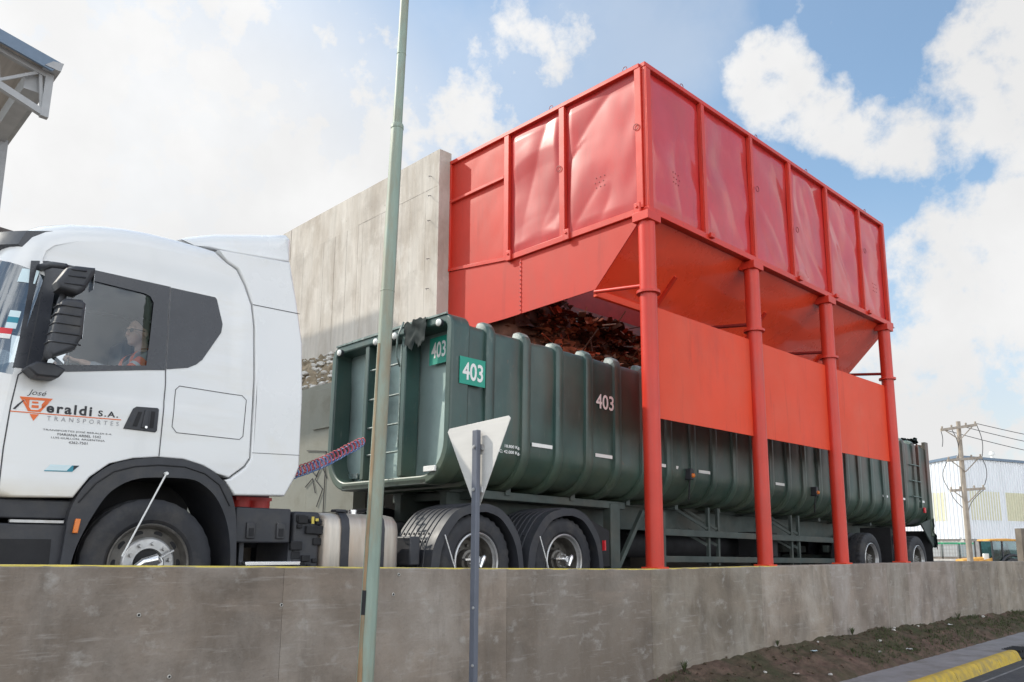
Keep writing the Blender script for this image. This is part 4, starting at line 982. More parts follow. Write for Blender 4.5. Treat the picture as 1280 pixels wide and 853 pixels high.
for sgn in (0, 1):
    fy = (lambda x, z: side(x, z)) if sgn == 0 else (lambda x, z: W(x, 2 * YC - YS, z))
    Vp, Fp = patch(cap, fy, .04, [win])
    obj('cab_side', Vp, Fp, 'white', tk, smooth=True)
    fi = (lambda x, z: side(x, z, -.05)) if sgn == 0 else (lambda x, z: W(x, 2 * YC - YS - .05, z))
    capi = [(min(max(x, 1.36), 3.15), min(max(z, 2.36), 4.06)) for x, z in cap]
    Vp, Fp = patch([(1.37, 2.36), (3.1, 2.36), (3.1, 3.9), (2.8, 4.05), (1.7, 4.0), (1.42, 3.85)], fi, .12, [win])
    obj('door_trim', Vp, Fp, 'interior', tk)
    fg = (lambda x, z: side(x, z, -.012)) if sgn == 0 else (lambda x, z: W(x, 2 * YC - YS - .012, z))
    Vp, Fp = patch([(x, z) for x, z in win], fg, .1)
    obj('door_window', Vp, Fp, 'glass', tk, smooth=True)
used = sorted({i for f in G for i in f}); ix = {q: i for i, q in enumerate(used)}
wo = obj('windscreen', [V[q] for q in used], [tuple(ix[i] for i in f) for f in G], 'windscreen', tk, smooth=True)
used = sorted({i for f in F for i in f})
# black glazing band around the door window, quarter window, seams
band = [(1.345, 2.90), (1.37, 3.13), (1.395, 3.50), (1.395, 3.735), (1.51, 3.765), (1.82, 3.775), (2.425, 3.775), (2.425, 3.05), (2.29, 3.03), (1.71, 2.925), (1.52, 2.905)]
for m_ in (0, 1):
    fy = (lambda x, z: side(x, z, .004)) if m_ == 0 else (lambda x, z: W(x, 2 * YC - YS + .004, z))
    Vp, Fp = patch(band, fy, .06, [[(1.555, 2.955), (1.56, 3.30), (1.575, 3.58), (1.61, 3.66), (1.68, 3.695), (1.83, 3.685), (2.23, 3.67), (2.275, 3.655), (2.305, 3.605), (2.29, 3.28), (2.275, 3.065)]])
    obj('window_frame', Vp, Fp, 'blackglass', tk, smooth=True)
    Vp, Fp = patch([(2.437, 3.77), (2.82, 3.77), (2.835, 3.755), (2.895, 3.54), (2.885, 3.46), (2.73, 3.19), (2.68, 3.14), (2.61, 3.10), (2.437, 3.06)], fy, .06)
    obj('quarter_window', Vp, Fp, 'blackglass', tk, smooth=True)
def ribbon(pts, w, d=.0025, closed=False):
    P = [Vector(p) for p in densify(pts, .05)] if closed else []
    if not closed:
        for a, b in zip(pts, pts[1:]):
            a, b = Vector(a), Vector(b); k = max(1, int((b - a).length / .05)); P += [a.lerp(b, i / k) for i in range(k)]
        P.append(Vector(pts[-1]))
    V = []; n = len(P)
    for i in range(n):
        d_ = (P[(i + 1) % n] - P[i - 1]) if closed else (P[min(i + 1, n - 1)] - P[max(i - 1, 0)])
        d_.normalize(); q = Vector((-d_.y, d_.x)) * w / 2
        V += [side(*(P[i] + q), d), side(*(P[i] - q), d)]
    F = [(2 * i, 2 * i + 1, 2 * ((i + 1) % n) + 1, 2 * ((i + 1) % n)) for i in range(n if closed else n - 1)]
    return V, F
def seam(name, pts, w=.006, closed=False, d=.0025, m='seam'):
    V, F = ribbon(pts, w, d, closed); return obj(name, V, F, m, tk)
seam('door_seam', [(1.43, 2.90), (1.385, 2.85), (1.36, 2.62), (1.345, 2.32), (1.345, 2.0)], .009)
seam('door_seam', [(2.43, 3.775), (2.43, 3.04), (2.435, 2.94), (2.425, 2.34)], .007, d=.006)
seam('door_seam', [(1.50, 3.76), (1.47, 3.30), (1.43, 2.92)], .006, d=.006)
seam('locker_seam', [(2.52, 2.90), (2.55, 2.935), (3.09, 2.925), (3.13, 2.89), (3.12, 2.57), (3.09, 2.54), (2.55, 2.545), (2.51, 2.59)], .006, True)
# roof deflector and side fairings
fprof = [(2.83, 4.215), (3.52, 4.275), (3.60, 3.9), (3.665, 3.5), (3.675, 3.0), (3.675, 2.34), (3.64, 2.245), (3.545, 2.075), (3.075, 2.06), (2.985, 2.185), (3.03, 2.20), (3.16, 2.305), (3.207, 2.385), (3.207, 3.1), (3.192, 3.575), (3.162, 3.78), (3.092, 3.95), (3.012, 4.082), (2.915, 4.122)]
for y0, y1 in ((YS - .004, YS + .12), (2 * YC - YS - .12, 2 * YC - YS + .004)):
    pr_ = [(x, z, .018) for x, z in fprof]
    V, F, G, cp = shell(pr_, y0, y1, 3); Vp, Fp = patch(cp, lambda x, z: W(x, y0, z), .1); n0 = len(V); V = V + Vp; F = F + [tuple(i + n0 for i in f) for f in Fp]
    Vp, Fp = patch(cp, lambda x, z: W(x, y1, z), .2); n0 = len(V); V = V + Vp; F = F + [tuple(i + n0 for i in f) for f in Fp]
    obj('side_fairing', V, F, 'white2', tk, smooth=35)
V, F = ribbon([(3.16, 3.775), (3.63, 3.785)], .007, .0065); obj('fairing_seam', V, F, 'seam', tk)
V, F = ribbon([(3.21, 2.435), (3.67, 2.45)], .004, .0065); obj('fairing_seam', V, F, 'seam', tk)
dprof = [(2.50, 4.25, .05), (2.62, 4.33, .1), (2.85, 4.43, .15), (3.05, 4.49, .17), (3.21, 4.535, .17), (3.40, 4.585, .17), (3.56, 4.62, .13), (3.60, 4.56, .08), (3.585, 4.32, .03), (3.0, 4.26, .02)]
V, F, G, cp = shell(dprof, YS + .13, 2 * YC - YS - .13, 6)
for yy in (YS + .13, 2 * YC - YS - .13):
    Vp, Fp = patch(cp, lambda x, z: W(x, yy, z), .1); n0 = len(V); V = V + Vp; F = F + [tuple(i + n0 for i in f) for f in Fp]
obj('roof_deflector', V, F, 'white2', tk, smooth=45)
# sun visor above the windscreen
mb = MB(); V = []; F = []
for i in range(25):
    t = i / 24; y = YS + .12 + (2 * YC - 2 * YS - .24) * t; bow = .28 * abs(2 * t - 1) ** 4
    for x, z in ((1.19, 3.79), (1.03, 3.86), (1.08, 3.98), (1.25, 4.025), (1.26, 3.9)): V.append((x + bow, y, z))
for i in range(24): F += [(i * 5 + j, i * 5 + (j + 1) % 5, i * 5 + 5 + (j + 1) % 5, i * 5 + 5 + j) for j in range(5)]
F += [tuple(range(5)), tuple(range(120, 125))[::-1]]
obj('sun_visor', V, F, 'blackglass', tk, smooth=40)
# front: grille, bumper, headlights, steps
V = []; F = []
def front_x(y): return 1.0 + .30 * (abs(y - YC) / 1.25) ** 5
for z0, z1 in ((2.05, 2.19), (2.22, 2.36), (2.39, 2.53), (2.56, 2.70)):
    n0 = len(V)
    for i in range(21):
        y = 7.0 + 1.7 * i / 20; V += [(front_x(y) - .03, y, z0), (front_x(y) - .045, y, z1), (front_x(y) + .02, y, z1 + .01), (front_x(y) + .02, y, z0 - .01)]
    for i in range(20): F += [(n0 + i * 4 + j, n0 + i * 4 + (j + 1) % 4, n0 + i * 4 + 4 + (j + 1) % 4, n0 + i * 4 + 4 + j) for j in range(4)]
obj('grille', V, F, 'plastic', tk)
bp = [(1.0, 1.30, .2), (.955, 1.45, .28), (.95, 1.75, .3), (.985, 1.955, .3), (1.28, 1.955, .02), (1.28, 1.30, .02)]
V, F, G, cp = shell(bp, YS + .0, 2 * YC - YS, 5, lambda x, y, z: Vector((x, y, z)))
for yy in (YS, 2 * YC - YS):
    Vp, Fp = patch(cp, lambda x, z: Vector((x, yy, z)), .15); n0 = len(V); V = V + Vp; F = F + [tuple(i + n0 for i in f) for f in Fp]
obj('bumper', V, F, 'plastic', tk, smooth=35)
for y0, y1 in ((YS - .012, YS - .001), (2 * YC - YS + .001, 2 * YC - YS + .012)):
    h_ = MB().prism([(1.12, 1.69), (1.12, 1.97), (1.24, 1.965), (1.272, 1.93), (1.285, 1.72), (1.27, 1.69)], 'y', y0, y1).build('headlight', 'plastic', tk, bevel=.004)
    MB().prism([(1.13, 1.71), (1.13, 1.94), (1.235, 1.935), (1.255, 1.91), (1.265, 1.73), (1.25, 1.71)], 'y', y0 - .006, y0 - .001).build('headlight_lens', 'white', h_, bevel=.004)
for s in (1, -1):
    def Y(y): return y if s == 1 else 2 * YC - y
    def ybox(mb, x0, x1, y0, y1, z0, z1): a, b = sorted((Y(y0), Y(y1))); return mb.box(x0, x1, a, b, z0, z1)
    # skirt below the door
    ybox(ybox(MB(), 1.29, 1.84, 6.66, 7.0, 1.825, 1.965), 1.29, 1.84, 6.63, 7.0, 1.20, 1.79).build('side_skirt', 'plastic', tk, bevel=.012)
    ybox(MB(), 1.44, 1.79, 6.622, 6.66, 1.796, 1.816).build('skirt_trim', 'steel', tk)
    ybox(MB(), 1.36, 1.72, 6.628, 6.632, 1.28, 1.68).build('step_recess', 'black', tk)
    # arch flare
    outer = [(1.72, 1.2), (1.78, 1.52), (1.805, 1.85), (1.85, 1.99), (1.94, 2.135), (2.07, 2.245), (2.23, 2.30), (2.42, 2.328), (2.62, 2.328), (2.79, 2.287), (2.91, 2.22), (3.02, 2.10), (3.09, 1.9), (3.12, 1.5), (3.12, 1.2)]
    inner = [(1.83, 1.2), (1.855, 1.53), (1.925, 1.76), (2.04, 1.99), (2.14, 2.09), (2.25, 2.145), (2.38, 2.168), (2.66, 2.175), (2.79, 2.135), (2.92, 2.02), (3.02, 1.82), (3.065, 1.57), (3.07, 1.2)]
    outer = curve(outer); inner = curve(inner)
    Vp, Fp = patch(outer + inner[::-1], lambda x, z: Vector((x, Y(6.575), z)), .07)
    mb = MB().add(Vp, Fp); dense_i = inner; k = len(inner)
    mb.add([(x, Y(6.575), z) for x, z in inner] + [(x, Y(7.25), z) for x, z in inner], [(i, i + 1, k + i + 1, k + i) for i in range(k - 1)])
    k = len(outer); mb.add([(x, Y(6.575), z) for x, z in outer] + [(x, Y(6.75), z) for x, z in outer], [(i, i + 1, k + i + 1, k + i) for i in range(k - 1)])
    fl = mb.build('wheel_arch', 'plastic', tk, smooth=30)
    mb = MB(); P = [(x, Y(6.572), z) for x, z in [(1.86, 1.95), (1.97, 2.10), (2.09, 2.195), (2.24, 2.245), (2.42, 2.27), (2.63, 2.27), (2.80, 2.225), (2.93, 2.14), (3.03, 1.97)]]
    mb.tube(P, .006, 6); mb.build('arch_crease', 'black', fl)
    MB().prism([(1.836, 1.725), (1.872, 1.725), (1.885, 1.83), (1.85, 1.83)], 'y', *sorted((Y(6.55), Y(6.574)))).build('marker_lamp', 'amber', tk, bevel=.005)
    ybox(MB(), 2.0, 2.95, 7.25, 7.27, 1.2, 2.32).build('arch_liner', 'black', fl)
    wf = wheel(tk, 2.43, 1.495, Y(6.62), 'steer', s, .512, .30)
    # battery box, step, tank
    bb = ybox(MB(), 3.125, 3.64, 6.64, 7.35, 1.665, 1.965).build('battery_box', 'plastic', tk, bevel=.012)
    for x in (3.26, 3.54): ybox(MB(), x - .04, x + .04, 6.618, 6.638, 1.70, 1.84).build('box_latch', 'plastic', bb, bevel=.008)
    for x in (3.26, 3.54): ybox(MB(), x - .022, x + .022, 6.612, 6.617, 1.72, 1.79).build('latch_slot', 'black', bb)
    for x in (3.20, 3.66): ybox(MB(), x, x + .04, 6.70, 7.3, 1.40, 1.664).build('step_bracket', 'plastic', tk)
    ybox(MB(), 3.215, 3.735, 6.60, 6.85, 1.472, 1.505).build('step', 'chrome', tk, bevel=.004)
    ybox(MB(), 3.70, 3.98, 6.70, 7.25, 1.30, 1.95).build('valve_box', 'plastic', tk, bevel=.03)
    random.seed(5)
    for i in range(16):
        x = random.uniform(3.72, 3.96); z = random.uniform(1.4, 1.92); q = random.uniform(.02, .06); ybox(MB(), x - q, x + q, 6.66 + .002 * i, 6.70, z - q * .7, z + q * .7).build('valve', 'black', tk, bevel=.008)
    ybox(ybox(MB(), 3.86, 3.885, 6.652, 6.66, 1.84, 1.905), 3.90, 3.93, 6.652, 6.66, 1.865, 1.89).build('yellow_tag', 'yellow', tk)
    tp = [(6.66, 1.25), (6.63, 1.40), (6.625, 1.80), (6.645, 1.885), (6.70, 1.935), (6.80, 1.95), (7.20, 1.95), (7.28, 1.90), (7.28, 1.25)]
    V = []; F = []; stx = [(3.985, .10), (4.0, .035), (4.03, 0), (4.40, 0), (4.74, 0), (4.80, .03), (4.83, .08), (4.84, .15)]
    c_y, c_z = 6.95, 1.6
    for x, ins in stx:
        for y, z in tp: V.append((x, Y(y + (c_y - y) * ins * 1.2), z + (c_z - z) * ins * 1.2))
    k = len(tp)
    for i in range(len(stx) - 1): F += [(i * k + j, i * k + (j + 1) % k, i * k + k + (j + 1) % k, i * k + k + j) for j in range(k)]
    F += [tuple(range(k)), tuple(range((len(stx) - 1) * k, len(stx) * k))[::-1]]
    ft = obj('fuel_tank', V, F, 'alu', tk, smooth=42)
    for x in (4.20, 4.60):
        V = []; F = []
        for y, z in tp:
            d = Vector((y - c_y, z - c_z)).normalized() * .014; V += [(x - .045, Y(y + d.x), z + d.y), (x + .045, Y(y + d.x), z + d.y)]
        F = [(2 * i, 2 * i + 1, 2 * ((i + 1) % k) + 1, 2 * ((i + 1) % k)) for i in range(k)]
        obj('tank_strap', V, F, 'plastic', ft, smooth=45)
        ybox(MB(), x - .06, x + .06, 6.70, 6.80, 1.955, 1.985).build('strap_bracket', 'plastic', ft, bevel=.01)
    MB().cyl((4.42, Y(6.85), 1.945), (4.42, Y(6.85), 1.99), .045, n=20).build('fuel_cap', 'chrome', ft, smooth=40)
    # drive axles
    for cx, ox in ((5.87, 0), (7.27, 1.40)):
        wheel(tk, cx, 1.482, Y(6.63), 'dual', s, .512); inner_tyre(tk, cx, 1.482, Y(6.96), s, .508)
        O = []; I = []
        arc_o = [(5.16, 1.25), (5.20, 1.42), (5.235, 1.64), (5.35, 1.84), (5.52, 2.01), (5.75, 2.085), (5.90, 2.10), (6.02, 2.095), (6.2, 2.035), (6.37, 1.885), (6.48, 1.70), (6.53, 1.42), (6.54, 1.25)]
        arc_i = [(5.27, 1.25), (5.31, 1.42), (5.345, 1.62), (5.445, 1.79), (5.59, 1.94), (5.77, 2.0), (5.90, 2.012), (5.99, 2.01), (6.17, 1.95), (6.32, 1.80), (6.41, 1.64), (6.455, 1.42), (6.46, 1.25)]
        arc_o = curve(arc_o, 4); arc_i = curve(arc_i, 4); k = len(arc_o)
        V = [(x + ox, Y(6.585), z) for x, z in arc_o] + [(x + ox, Y(6.585), z) for x, z in arc_i] + [(x + ox, Y(7.28), z) for x, z in arc_o] + [(x + ox, Y(7.28), z - .012) for x, z in arc_o] + [(x + ox, Y(6.62), z) for x, z in arc_i] + [(x + ox, Y(6.62), z - .0) for x, z in arc_o]
        F = [(i, i + 1, k + i + 1, k + i) for i in range(k - 1)] + [(i, i + 1, 2 * k + i + 1, 2 * k + i) for i in range(k - 1)] + [(k + i, k + i + 1, 4 * k + i + 1, 4 * k + i) for i in range(k - 1)] + [(3 * k + i, 3 * k + i + 1, 4 * k + i + 1, 4 * k + i) for i in range(k - 1)]
        md = obj('mudguard', V, F, 'plastic', tk, smooth=35)
        mb = MB()
        for t in range(7):
            y = 6.72 + .085 * t
            mb.tube([(x + ox, Y(y), z + .004) for x, z in arc_o[1:-1]], .008, 6)
        mb.build('mudguard_ribs', 'plastic', md, smooth=True)
        for x, z in ((5.262, 1.70), (5.31, 1.78)):
            for t in range(6 if s == 1 else 0): MB().cyl((x + ox - .02, Y(6.76 + .085 * t), z), (x + ox, Y(6.76 + .085 * t), z - .01), .012, n=8).build('mudguard_bolt', 'plastic', md)
        MB().cyl((cx, Y(6.95), 1.482), (cx, YC, 1.482), .09, n=16).build('axle', 'black', tk)
    ybox(MB(), 5.02, 5.15, 6.70, 7.2, 1.45, 1.74).build('mudguard_bracket', 'plastic', tk, bevel=.015)
    MB().cyl((3.30, Y(6.95), 1.98), (3.30, Y(6.95), 2.06), .10, n=20).cyl((3.46, Y(6.92), 1.975), (3.46, Y(6.92), 2.04), .10, n=20).box(3.22, 3.56, *sorted((Y(6.86), Y(7.05))), 2.04, 2.07).build('cab_suspension', 'redsusp', tk, smooth=40)
    mb = MB(); rail_y = sorted((Y(7.38), Y(7.46))); mb.box(1.3, 8.1, *rail_y, 1.62, 1.90).build('frame_rail', 'black', tk)
    # mirrors
    a, b = 6.25, 6.42
    def housing(poly, ya_, yb_, nm):
        V, F, G, cp = shell([(x, z, .035) for x, z in poly], ya_, yb_, 4, lambda x, y, z: Vector((x, Y(y), z)))
        for yy in (ya_, yb_):
            Vp, Fp = patch(cp, lambda x, z: Vector((x, Y(yy), z)), .06); n0 = len(V); V = V + Vp; F = F + [tuple(i + n0 for i in f) for f in Fp]
        return obj(nm, V, F, 'plastic', tk, smooth=40)
    up_ = [(1.50, 3.45), (1.485, 3.50), (1.545, 3.62), (1.60, 3.65), (1.735, 3.665), (1.735, 3.62), (1.68, 3.48), (1.63, 3.435)]
    lo_ = [(1.505, 2.945), (1.48, 2.99), (1.50, 3.20), (1.53, 3.36), (1.56, 3.395), (1.665, 3.405), (1.695, 3.38), (1.695, 3.14), (1.655, 3.03)]
    h1 = housing(up_, a + .0, b, 'mirror'); h2 = housing(lo_, a, b, 'mirror')
    for z in (3.06, 3.13, 3.20, 3.27, 3.335): MB().tube([(1.475 + .12 * (z - 3.0), Y(b - .04), z), (1.475 + .12 * (z - 3.0), Y(a + .03), z), (1.50 + .1 * (z - 3), Y(a - .003), z), (1.66, Y(a - .003), z + .003), (1.685, Y(a + .02), z + .004)], .007, 6).build('mirror_ridge', 'plastic', h2, smooth=True)
    for z in (3.50, 3.56, 3.61): MB().tube([(1.515 + .35 * (z - 3.5), Y(b - .04), z), (1.515 + .35 * (z - 3.5), Y(a + .02), z), (1.54 + .35 * (z - 3.5), Y(a - .003), z), (1.67, Y(a - .003), z + .008)], .006, 6).build('mirror_ridge', 'plastic', h1, smooth=True)
    MB().box(1.7352, 1.7360, *sorted((Y(a + .03), Y(b - .03))), 3.50, 3.62).build('mirror_glass', 'chrome', h1)
    MB().box(1.6952, 1.6960, *sorted((Y(a + .03), Y(b - .03))), 3.12, 3.36).build('mirror_glass', 'chrome', h2)
    MB().tube([(1.45, Y(6.72), 3.70), (1.50, Y(6.5), 3.69), (1.56, Y(6.36), 3.655)], [.03, .024, .022], 8).tube([(1.57, Y(6.36), 3.47), (1.55, Y(6.38), 3.38), (1.53, Y(6.38), 3.25), (1.52, Y(6.40), 3.05), (1.50, Y(6.44), 2.92)], .020, 8).build('mirror_arm', 'plastic', tk, smooth=True)
    MB().prism([(1.39, 2.885), (1.46, 2.825), (1.60, 2.83), (1.645, 2.90), (1.56, 2.935), (1.45, 2.93)], 'y', *sorted((Y(6.40), Y(6.60)))).build('mirror_base', 'plastic', tk, bevel=.015)
# cab back wall, chassis deck and fifth wheel
MB().box(3.16, 3.19, 6.75, 8.95, 2.1, 4.1).build('cab_rear_wall', 'white2', tk)
MB().box(3.75, 5.0, 7.30, 8.4, 1.91, 1.93).box(5.4, 8.0, 7.3, 8.4, 1.60, 1.64).build('frame_deck', 'black', tk)
MB().lathe([(-.05, .2), (-.06, .5), (0, .52), (.02, .45), (.02, .1)], (6.55, YC, 2.05), 'z', 36).box(6.2, 6.9, 7.4, 8.3, 1.9, 2.0).build('fifth_wheel', 'black', tk, smooth=40)
MB().box(3.30, 3.66, 7.1, 7.35, 1.98, 2.30).cyl((3.55, 7.4, 2.0), (3.55, 7.4, 2.35), .06, n=14).build('exhaust_box', 'black', tk, bevel=.01)
# tyre inflation hoses
MB().cyl((2.48, 6.555, 2.205), (2.20, 6.565, 1.555), .007, n=8).cyl((2.48, 6.575, 2.205), (2.48, 6.545, 2.205), .014, n=8).build('inflation_hose', 'lettering', tk, smooth=40)
MB().tube([(2.27, 6.57, 1.44), (2.36, 6.55, 1.51), (2.45, 6.54, 1.53), (2.47, 6.54, 1.50)], [.020, .034, .046, .03], 10).cyl((2.45, 6.53, 1.505), (2.45, 6.62, 1.505), .05, n=18).build('inflation_arm', 'chrome', tk, smooth=40)
MB().bar((2.46, 6.60, 1.52), (2.60, 6.61, 1.60), .015, .05, (0, 1, 0)).build('inflation_bracket', 'steel', tk, bevel=.004)
for ox in (0, 1.41):
    MB().cyl((5.36 + ox, 6.56, 1.76), (5.55 + ox, 6.60, 1.38), .006, n=8).build('inflation_hose', 'lettering', tk)
    MB().cyl((5.87 + ox, 6.60, 1.50), (5.87 + ox, 6.75, 1.50), .035, n=14).bar((5.70 + ox, 6.66, 1.505), (5.88 + ox, 6.66, 1.505), .02, .07, (0, 1, 0)).tube([(5.93 + ox, 6.585, 1.54), (5.90 + ox, 6.58, 1.50), (5.87 + ox, 6.58, 1.42)], [.02, .035, .02], 8).build('inflation_arm', 'chrome', tk, smooth=40)
MB().box(7.93, 7.955, 6.56, 6.60, 1.60, 1.725).build('rear_reflector', 'redlens', tk)
MB().prism([(7.60, 2.09), (7.95, 1.75), (7.98, 1.40), (8.25, 1.40), (8.25, 1.85)], 'y', 6.75, 6.78).build('rear_mud_flap', 'black', tk)
# door handle and lettering on the door
hd = MB().prism([(2.135, 2.535), (2.165, 2.62), (2.195, 2.70), (2.22, 2.72), (2.385, 2.728), (2.395, 2.715), (2.392, 2.545), (2.38, 2.53)], 'y', YS - .010, YS + .0).build('door_handle', 'plastic', tk, bevel=.004)
MB().prism([(2.20, 2.56), (2.235, 2.68), (2.265, 2.68), (2.235, 2.56)], 'y', YS - .013, YS - .0105).prism([(2.33, 2.56), (2.335, 2.695), (2.365, 2.695), (2.36, 2.56)], 'y', YS - .013, YS - .0105).build('handle_recess', 'black', hd)
MB().prism([(2.265, 2.555), (2.285, 2.70), (2.315, 2.70), (2.315, 2.555)], 'y', YS - .022, YS - .0105).build('handle_grip', 'plastic', hd, bevel=.004)
MB().cyl((2.30, YS - .023, 2.562), (2.30, YS - .026, 2.562), .010, n=14).build('door_lock', 'chrome', hd)
yl = YS - .0035
E1 = (1, 0, 0); E3 = (0, 0, 1)
def logo(polys, name, m, y=yl):
    mb = MB()
    for p in polys: mb.add([(x, y, z) for x, z in p], [tuple(range(len(p)))])
    return mb.build(name, m, tk)
logo([[(1.36, 2.578), (2.115, 2.598), (2.115, 2.605), (1.36, 2.585)]], 'logo_line', 'orange')
logo([[(1.41, 2.695), (1.625, 2.705), (1.61, 2.685), (1.435, 2.677)], [(1.41, 2.695), (1.435, 2.677), (1.49, 2.607), (1.472, 2.594)], [(1.625, 2.705), (1.553, 2.597), (1.537, 2.61), (1.61, 2.685)], [(1.472, 2.594), (1.49, 2.607), (1.537, 2.61), (1.553, 2.597)],
      [(1.44, 2.678), (1.475, 2.68), (1.475, 2.626)], [(1.575, 2.683), (1.605, 2.684), (1.56, 2.625), (1.555, 2.652)], [(1.485, 2.575), (1.545, 2.578), (1.513, 2.527)]], 'logo_triangle', 'orange')
logo([[(1.492, 2.655), (1.492, 2.669), (1.533, 2.671), (1.533, 2.657)], [(1.492, 2.622), (1.492, 2.642), (1.537, 2.644), (1.537, 2.624)]], 'logo_letter_gaps', 'orange', yl - .001)
text('lettering', 'José', (1.455, yl, 2.705), E1, E3, .125, .05, 'ink', tk, -.004, .35)
logo([[(1.375, 2.60), (1.39, 2.598), (1.43, 2.655), (1.445, 2.672), (1.432, 2.668), (1.40, 2.635)]], 'logo_swash', 'ink', yl - .001)
text('lettering', 'eraldi', (1.59, yl, 2.598), (1, 0, .02), (0, 0, 1), .31, .075, 'ink', tk, .03, 0, 1.25)
text('lettering', 'S.A.', (1.945, yl, 2.612), (1, 0, .02), E3, .145, .045, 'ink', tk, .02, 0, 1.25)
text('lettering', 'TRANSPORTES', (1.60, yl, 2.542), (1, 0, .02), E3, .50, .032, 'ink2', tk, 0, 0, 1.9)
for s_, x, z, wd in (('TRANSPORTES JOSÉ BERALDI S.A.', 1.58, 2.462, .48), ('MARIANA ARBEL 1542', 1.68, 2.437, .30), ('LUIS GUILLÓN, ARGENTINA', 1.64, 2.410, .37), ('4362-7501', 1.76, 2.383, .13)):
    text('lettering', s_, (x, yl, z), (1, 0, .02), E3, wd, .019, 'ink', tk, 0)
logo([[(1.62, 2.175), (1.655, 2.22), (1.80, 2.223), (1.765, 2.179)]], 'door_badge', 'paleblue', yl)
logo([[(1.765, 2.179), (1.80, 2.223), (1.85, 2.224), (1.81, 2.182)], [(1.615, 2.168), (1.62, 2.175), (1.81, 2.182), (1.805, 2.175)]], 'door_badge', 'teal', yl)
logo([[(1.81, 2.182), (1.822, 2.199), (1.85, 2.224), (1.81, 2.222)]], 'door_badge', 'ink', yl - .0006)
# stickers inside the windscreen corner, plus a painted pale reflection at the top
def wsp(a, z, d=.004):
    for (xa, za), (xb, zb) in zip(ws, ws[1:]):
        if za <= z <= zb: x = xa + (xb - xa) * (z - za) / (zb - za)
    r = .33; i = r * (1 - math.sin(a)); return W(x + i + d, YS + r * (1 - math.cos(a)) + d, z)
def glass_patch(a0, a1, z0, z1, m):
    n = 6; V = []; F = []
    for i in range(n + 1):
        for z in (z0, z1): V.append(wsp(R(a0 + (a1 - a0) * i / n), z, -.002))
    for i in range(n): F.append((2 * i, 2 * i + 2, 2 * i + 3, 2 * i + 1))
    return obj('sticker_reflection_mark', V, F, m, tk)
glass_patch(10, 22, 3.28, 3.33, 'paleblue'); glass_patch(10, 22, 3.235, 3.28, 'teal'); glass_patch(10, 22, 3.19, 3.235, 'paleblue'); glass_patch(13, 27, 3.145, 3.19, 'redlens'); glass_patch(13, 27, 3.11, 3.145, 'lettering'); glass_patch(6, 26, 3.56, 3.67, 'paleblue')
# interior
MB().box(1.35, 3.12, 6.72, 8.98, 2.30, 2.36).box(3.08, 3.13, 6.76, 8.94, 2.36, 4.05).box(1.5, 3.1, 6.85, 8.85, 4.03, 4.06).build('cab_interior', 'interior', tk)
MB().prism([(1.10, 2.36), (1.10, 2.86), (1.38, 2.98), (1.52, 2.97), (1.62, 2.82), (1.55, 2.36)], 'y', 6.80, 8.9).build('dashboard', 'interior', tk, bevel=.02)
for y in (7.15, 8.5):
    s_ = MB().box(2.12, 2.58, y - .25, y + .25, 2.72, 2.84).box(2.15, 2.55, y - .2, y + .2, 2.36, 2.72).build('seat', 'plastic', tk, bevel=.04)
    MB().prism([(2.52, 2.80), (2.62, 2.80), (2.72, 3.42), (2.70, 3.66), (2.62, 3.66), (2.60, 3.42)], 'y', y - .22, y + .22).build('seat_back', 'plastic', s_, bevel=.03)
P = []
ax = Vector((.72, 0, .69)); e1 = Vector((0, 1, 0)); e2 = ax.cross(e1)
swc = Vector((1.78, 7.15, 3.0))
for i in range(28): q = 2 * math.pi * i / 28; P.append(swc + (e1 * math.cos(q) + e2 * math.sin(q)) * .22)
mb = MB().tube(P, .015, 8, closed=True).cyl(swc, swc - ax * .35, .03, n=12)
for q in (0.3, 2.84, 4.71): mb.cyl(swc, swc + (e1 * math.cos(q) + e2 * math.sin(q)) * .21, .016, n=8)
mb.build('steering_wheel', 'black', tk, smooth=40)

# ------------------------------------------------------------------ driver
def capsule(bm, a, b, ra, rb, n=10):
    a, b = Vector(a), Vector(b); k = max(2, int((b - a).length / (min(ra, rb) * .6)))
    for i in range(k + 1):
        t = i / k; g = bmesh.ops.create_icosphere(bm, subdivisions=2, radius=ra + (rb - ra) * t)
        bmesh.ops.translate(bm, verts=g['verts'], vec=a.lerp(b, t))
def ellip(bm, c, r, rot=None):
    g = bmesh.ops.create_icosphere(bm, subdivisions=3, radius=1)
    for v in g['verts']:
        p = Vector((v.co.x * r[0], v.co.y * r[1], v.co.z * r[2])); v.co = (rot @ p if rot else p) + Vector(c)
def remesh(name, bm, voxel, m, parent):
    me = bpy.data.meshes.new(name + '_source'); off = org(parent)
    for v in bm.verts: v.co -= off
    bm.to_mesh(me); bm.free(); o = bpy.data.objects.new(name, me); COL.objects.link(o)
    md = o.modifiers.new('r', 'REMESH'); md.mode = 'VOXEL'; md.voxel_size = voxel; md.use_smooth_shade = True
    sm = o.modifiers.new('s', 'SMOOTH'); sm.iterations = 2; sm.factor = .5
    me2 = bpy.data.meshes.new_from_object(o.evaluated_get(bpy.context.evaluated_depsgraph_get())); o.modifiers.clear(); o.data = me2; bpy.data.meshes.remove(me); me2.name = name
    o.parent = parent; me2.materials.clear(); me2.materials.append(M[m]); me2.shade_smooth(); return o
dv = thing('person', (2.42, 7.15, 2.84), 'driver with sunglasses and orange safety stripes seated behind the truck door window', 'person')
Hc = Vector((2.37, 7.15, 3.45)); yaw = R(22)   # head turned a little to the near side
HR = Matrix.Rotation(yaw, 3, 'Z')
def Hd(x, y, z): return Hc + HR @ Vector((x, y, z))   # -x is forward
bm = bmesh.new()
ellip(bm, Hc + HR @ Vector((.012, 0, .03)), (.098, .077, .098), HR)      # skull
ellip(bm, Hd(-.03, 0, -.045), (.066, .058, .075), HR)                   # face
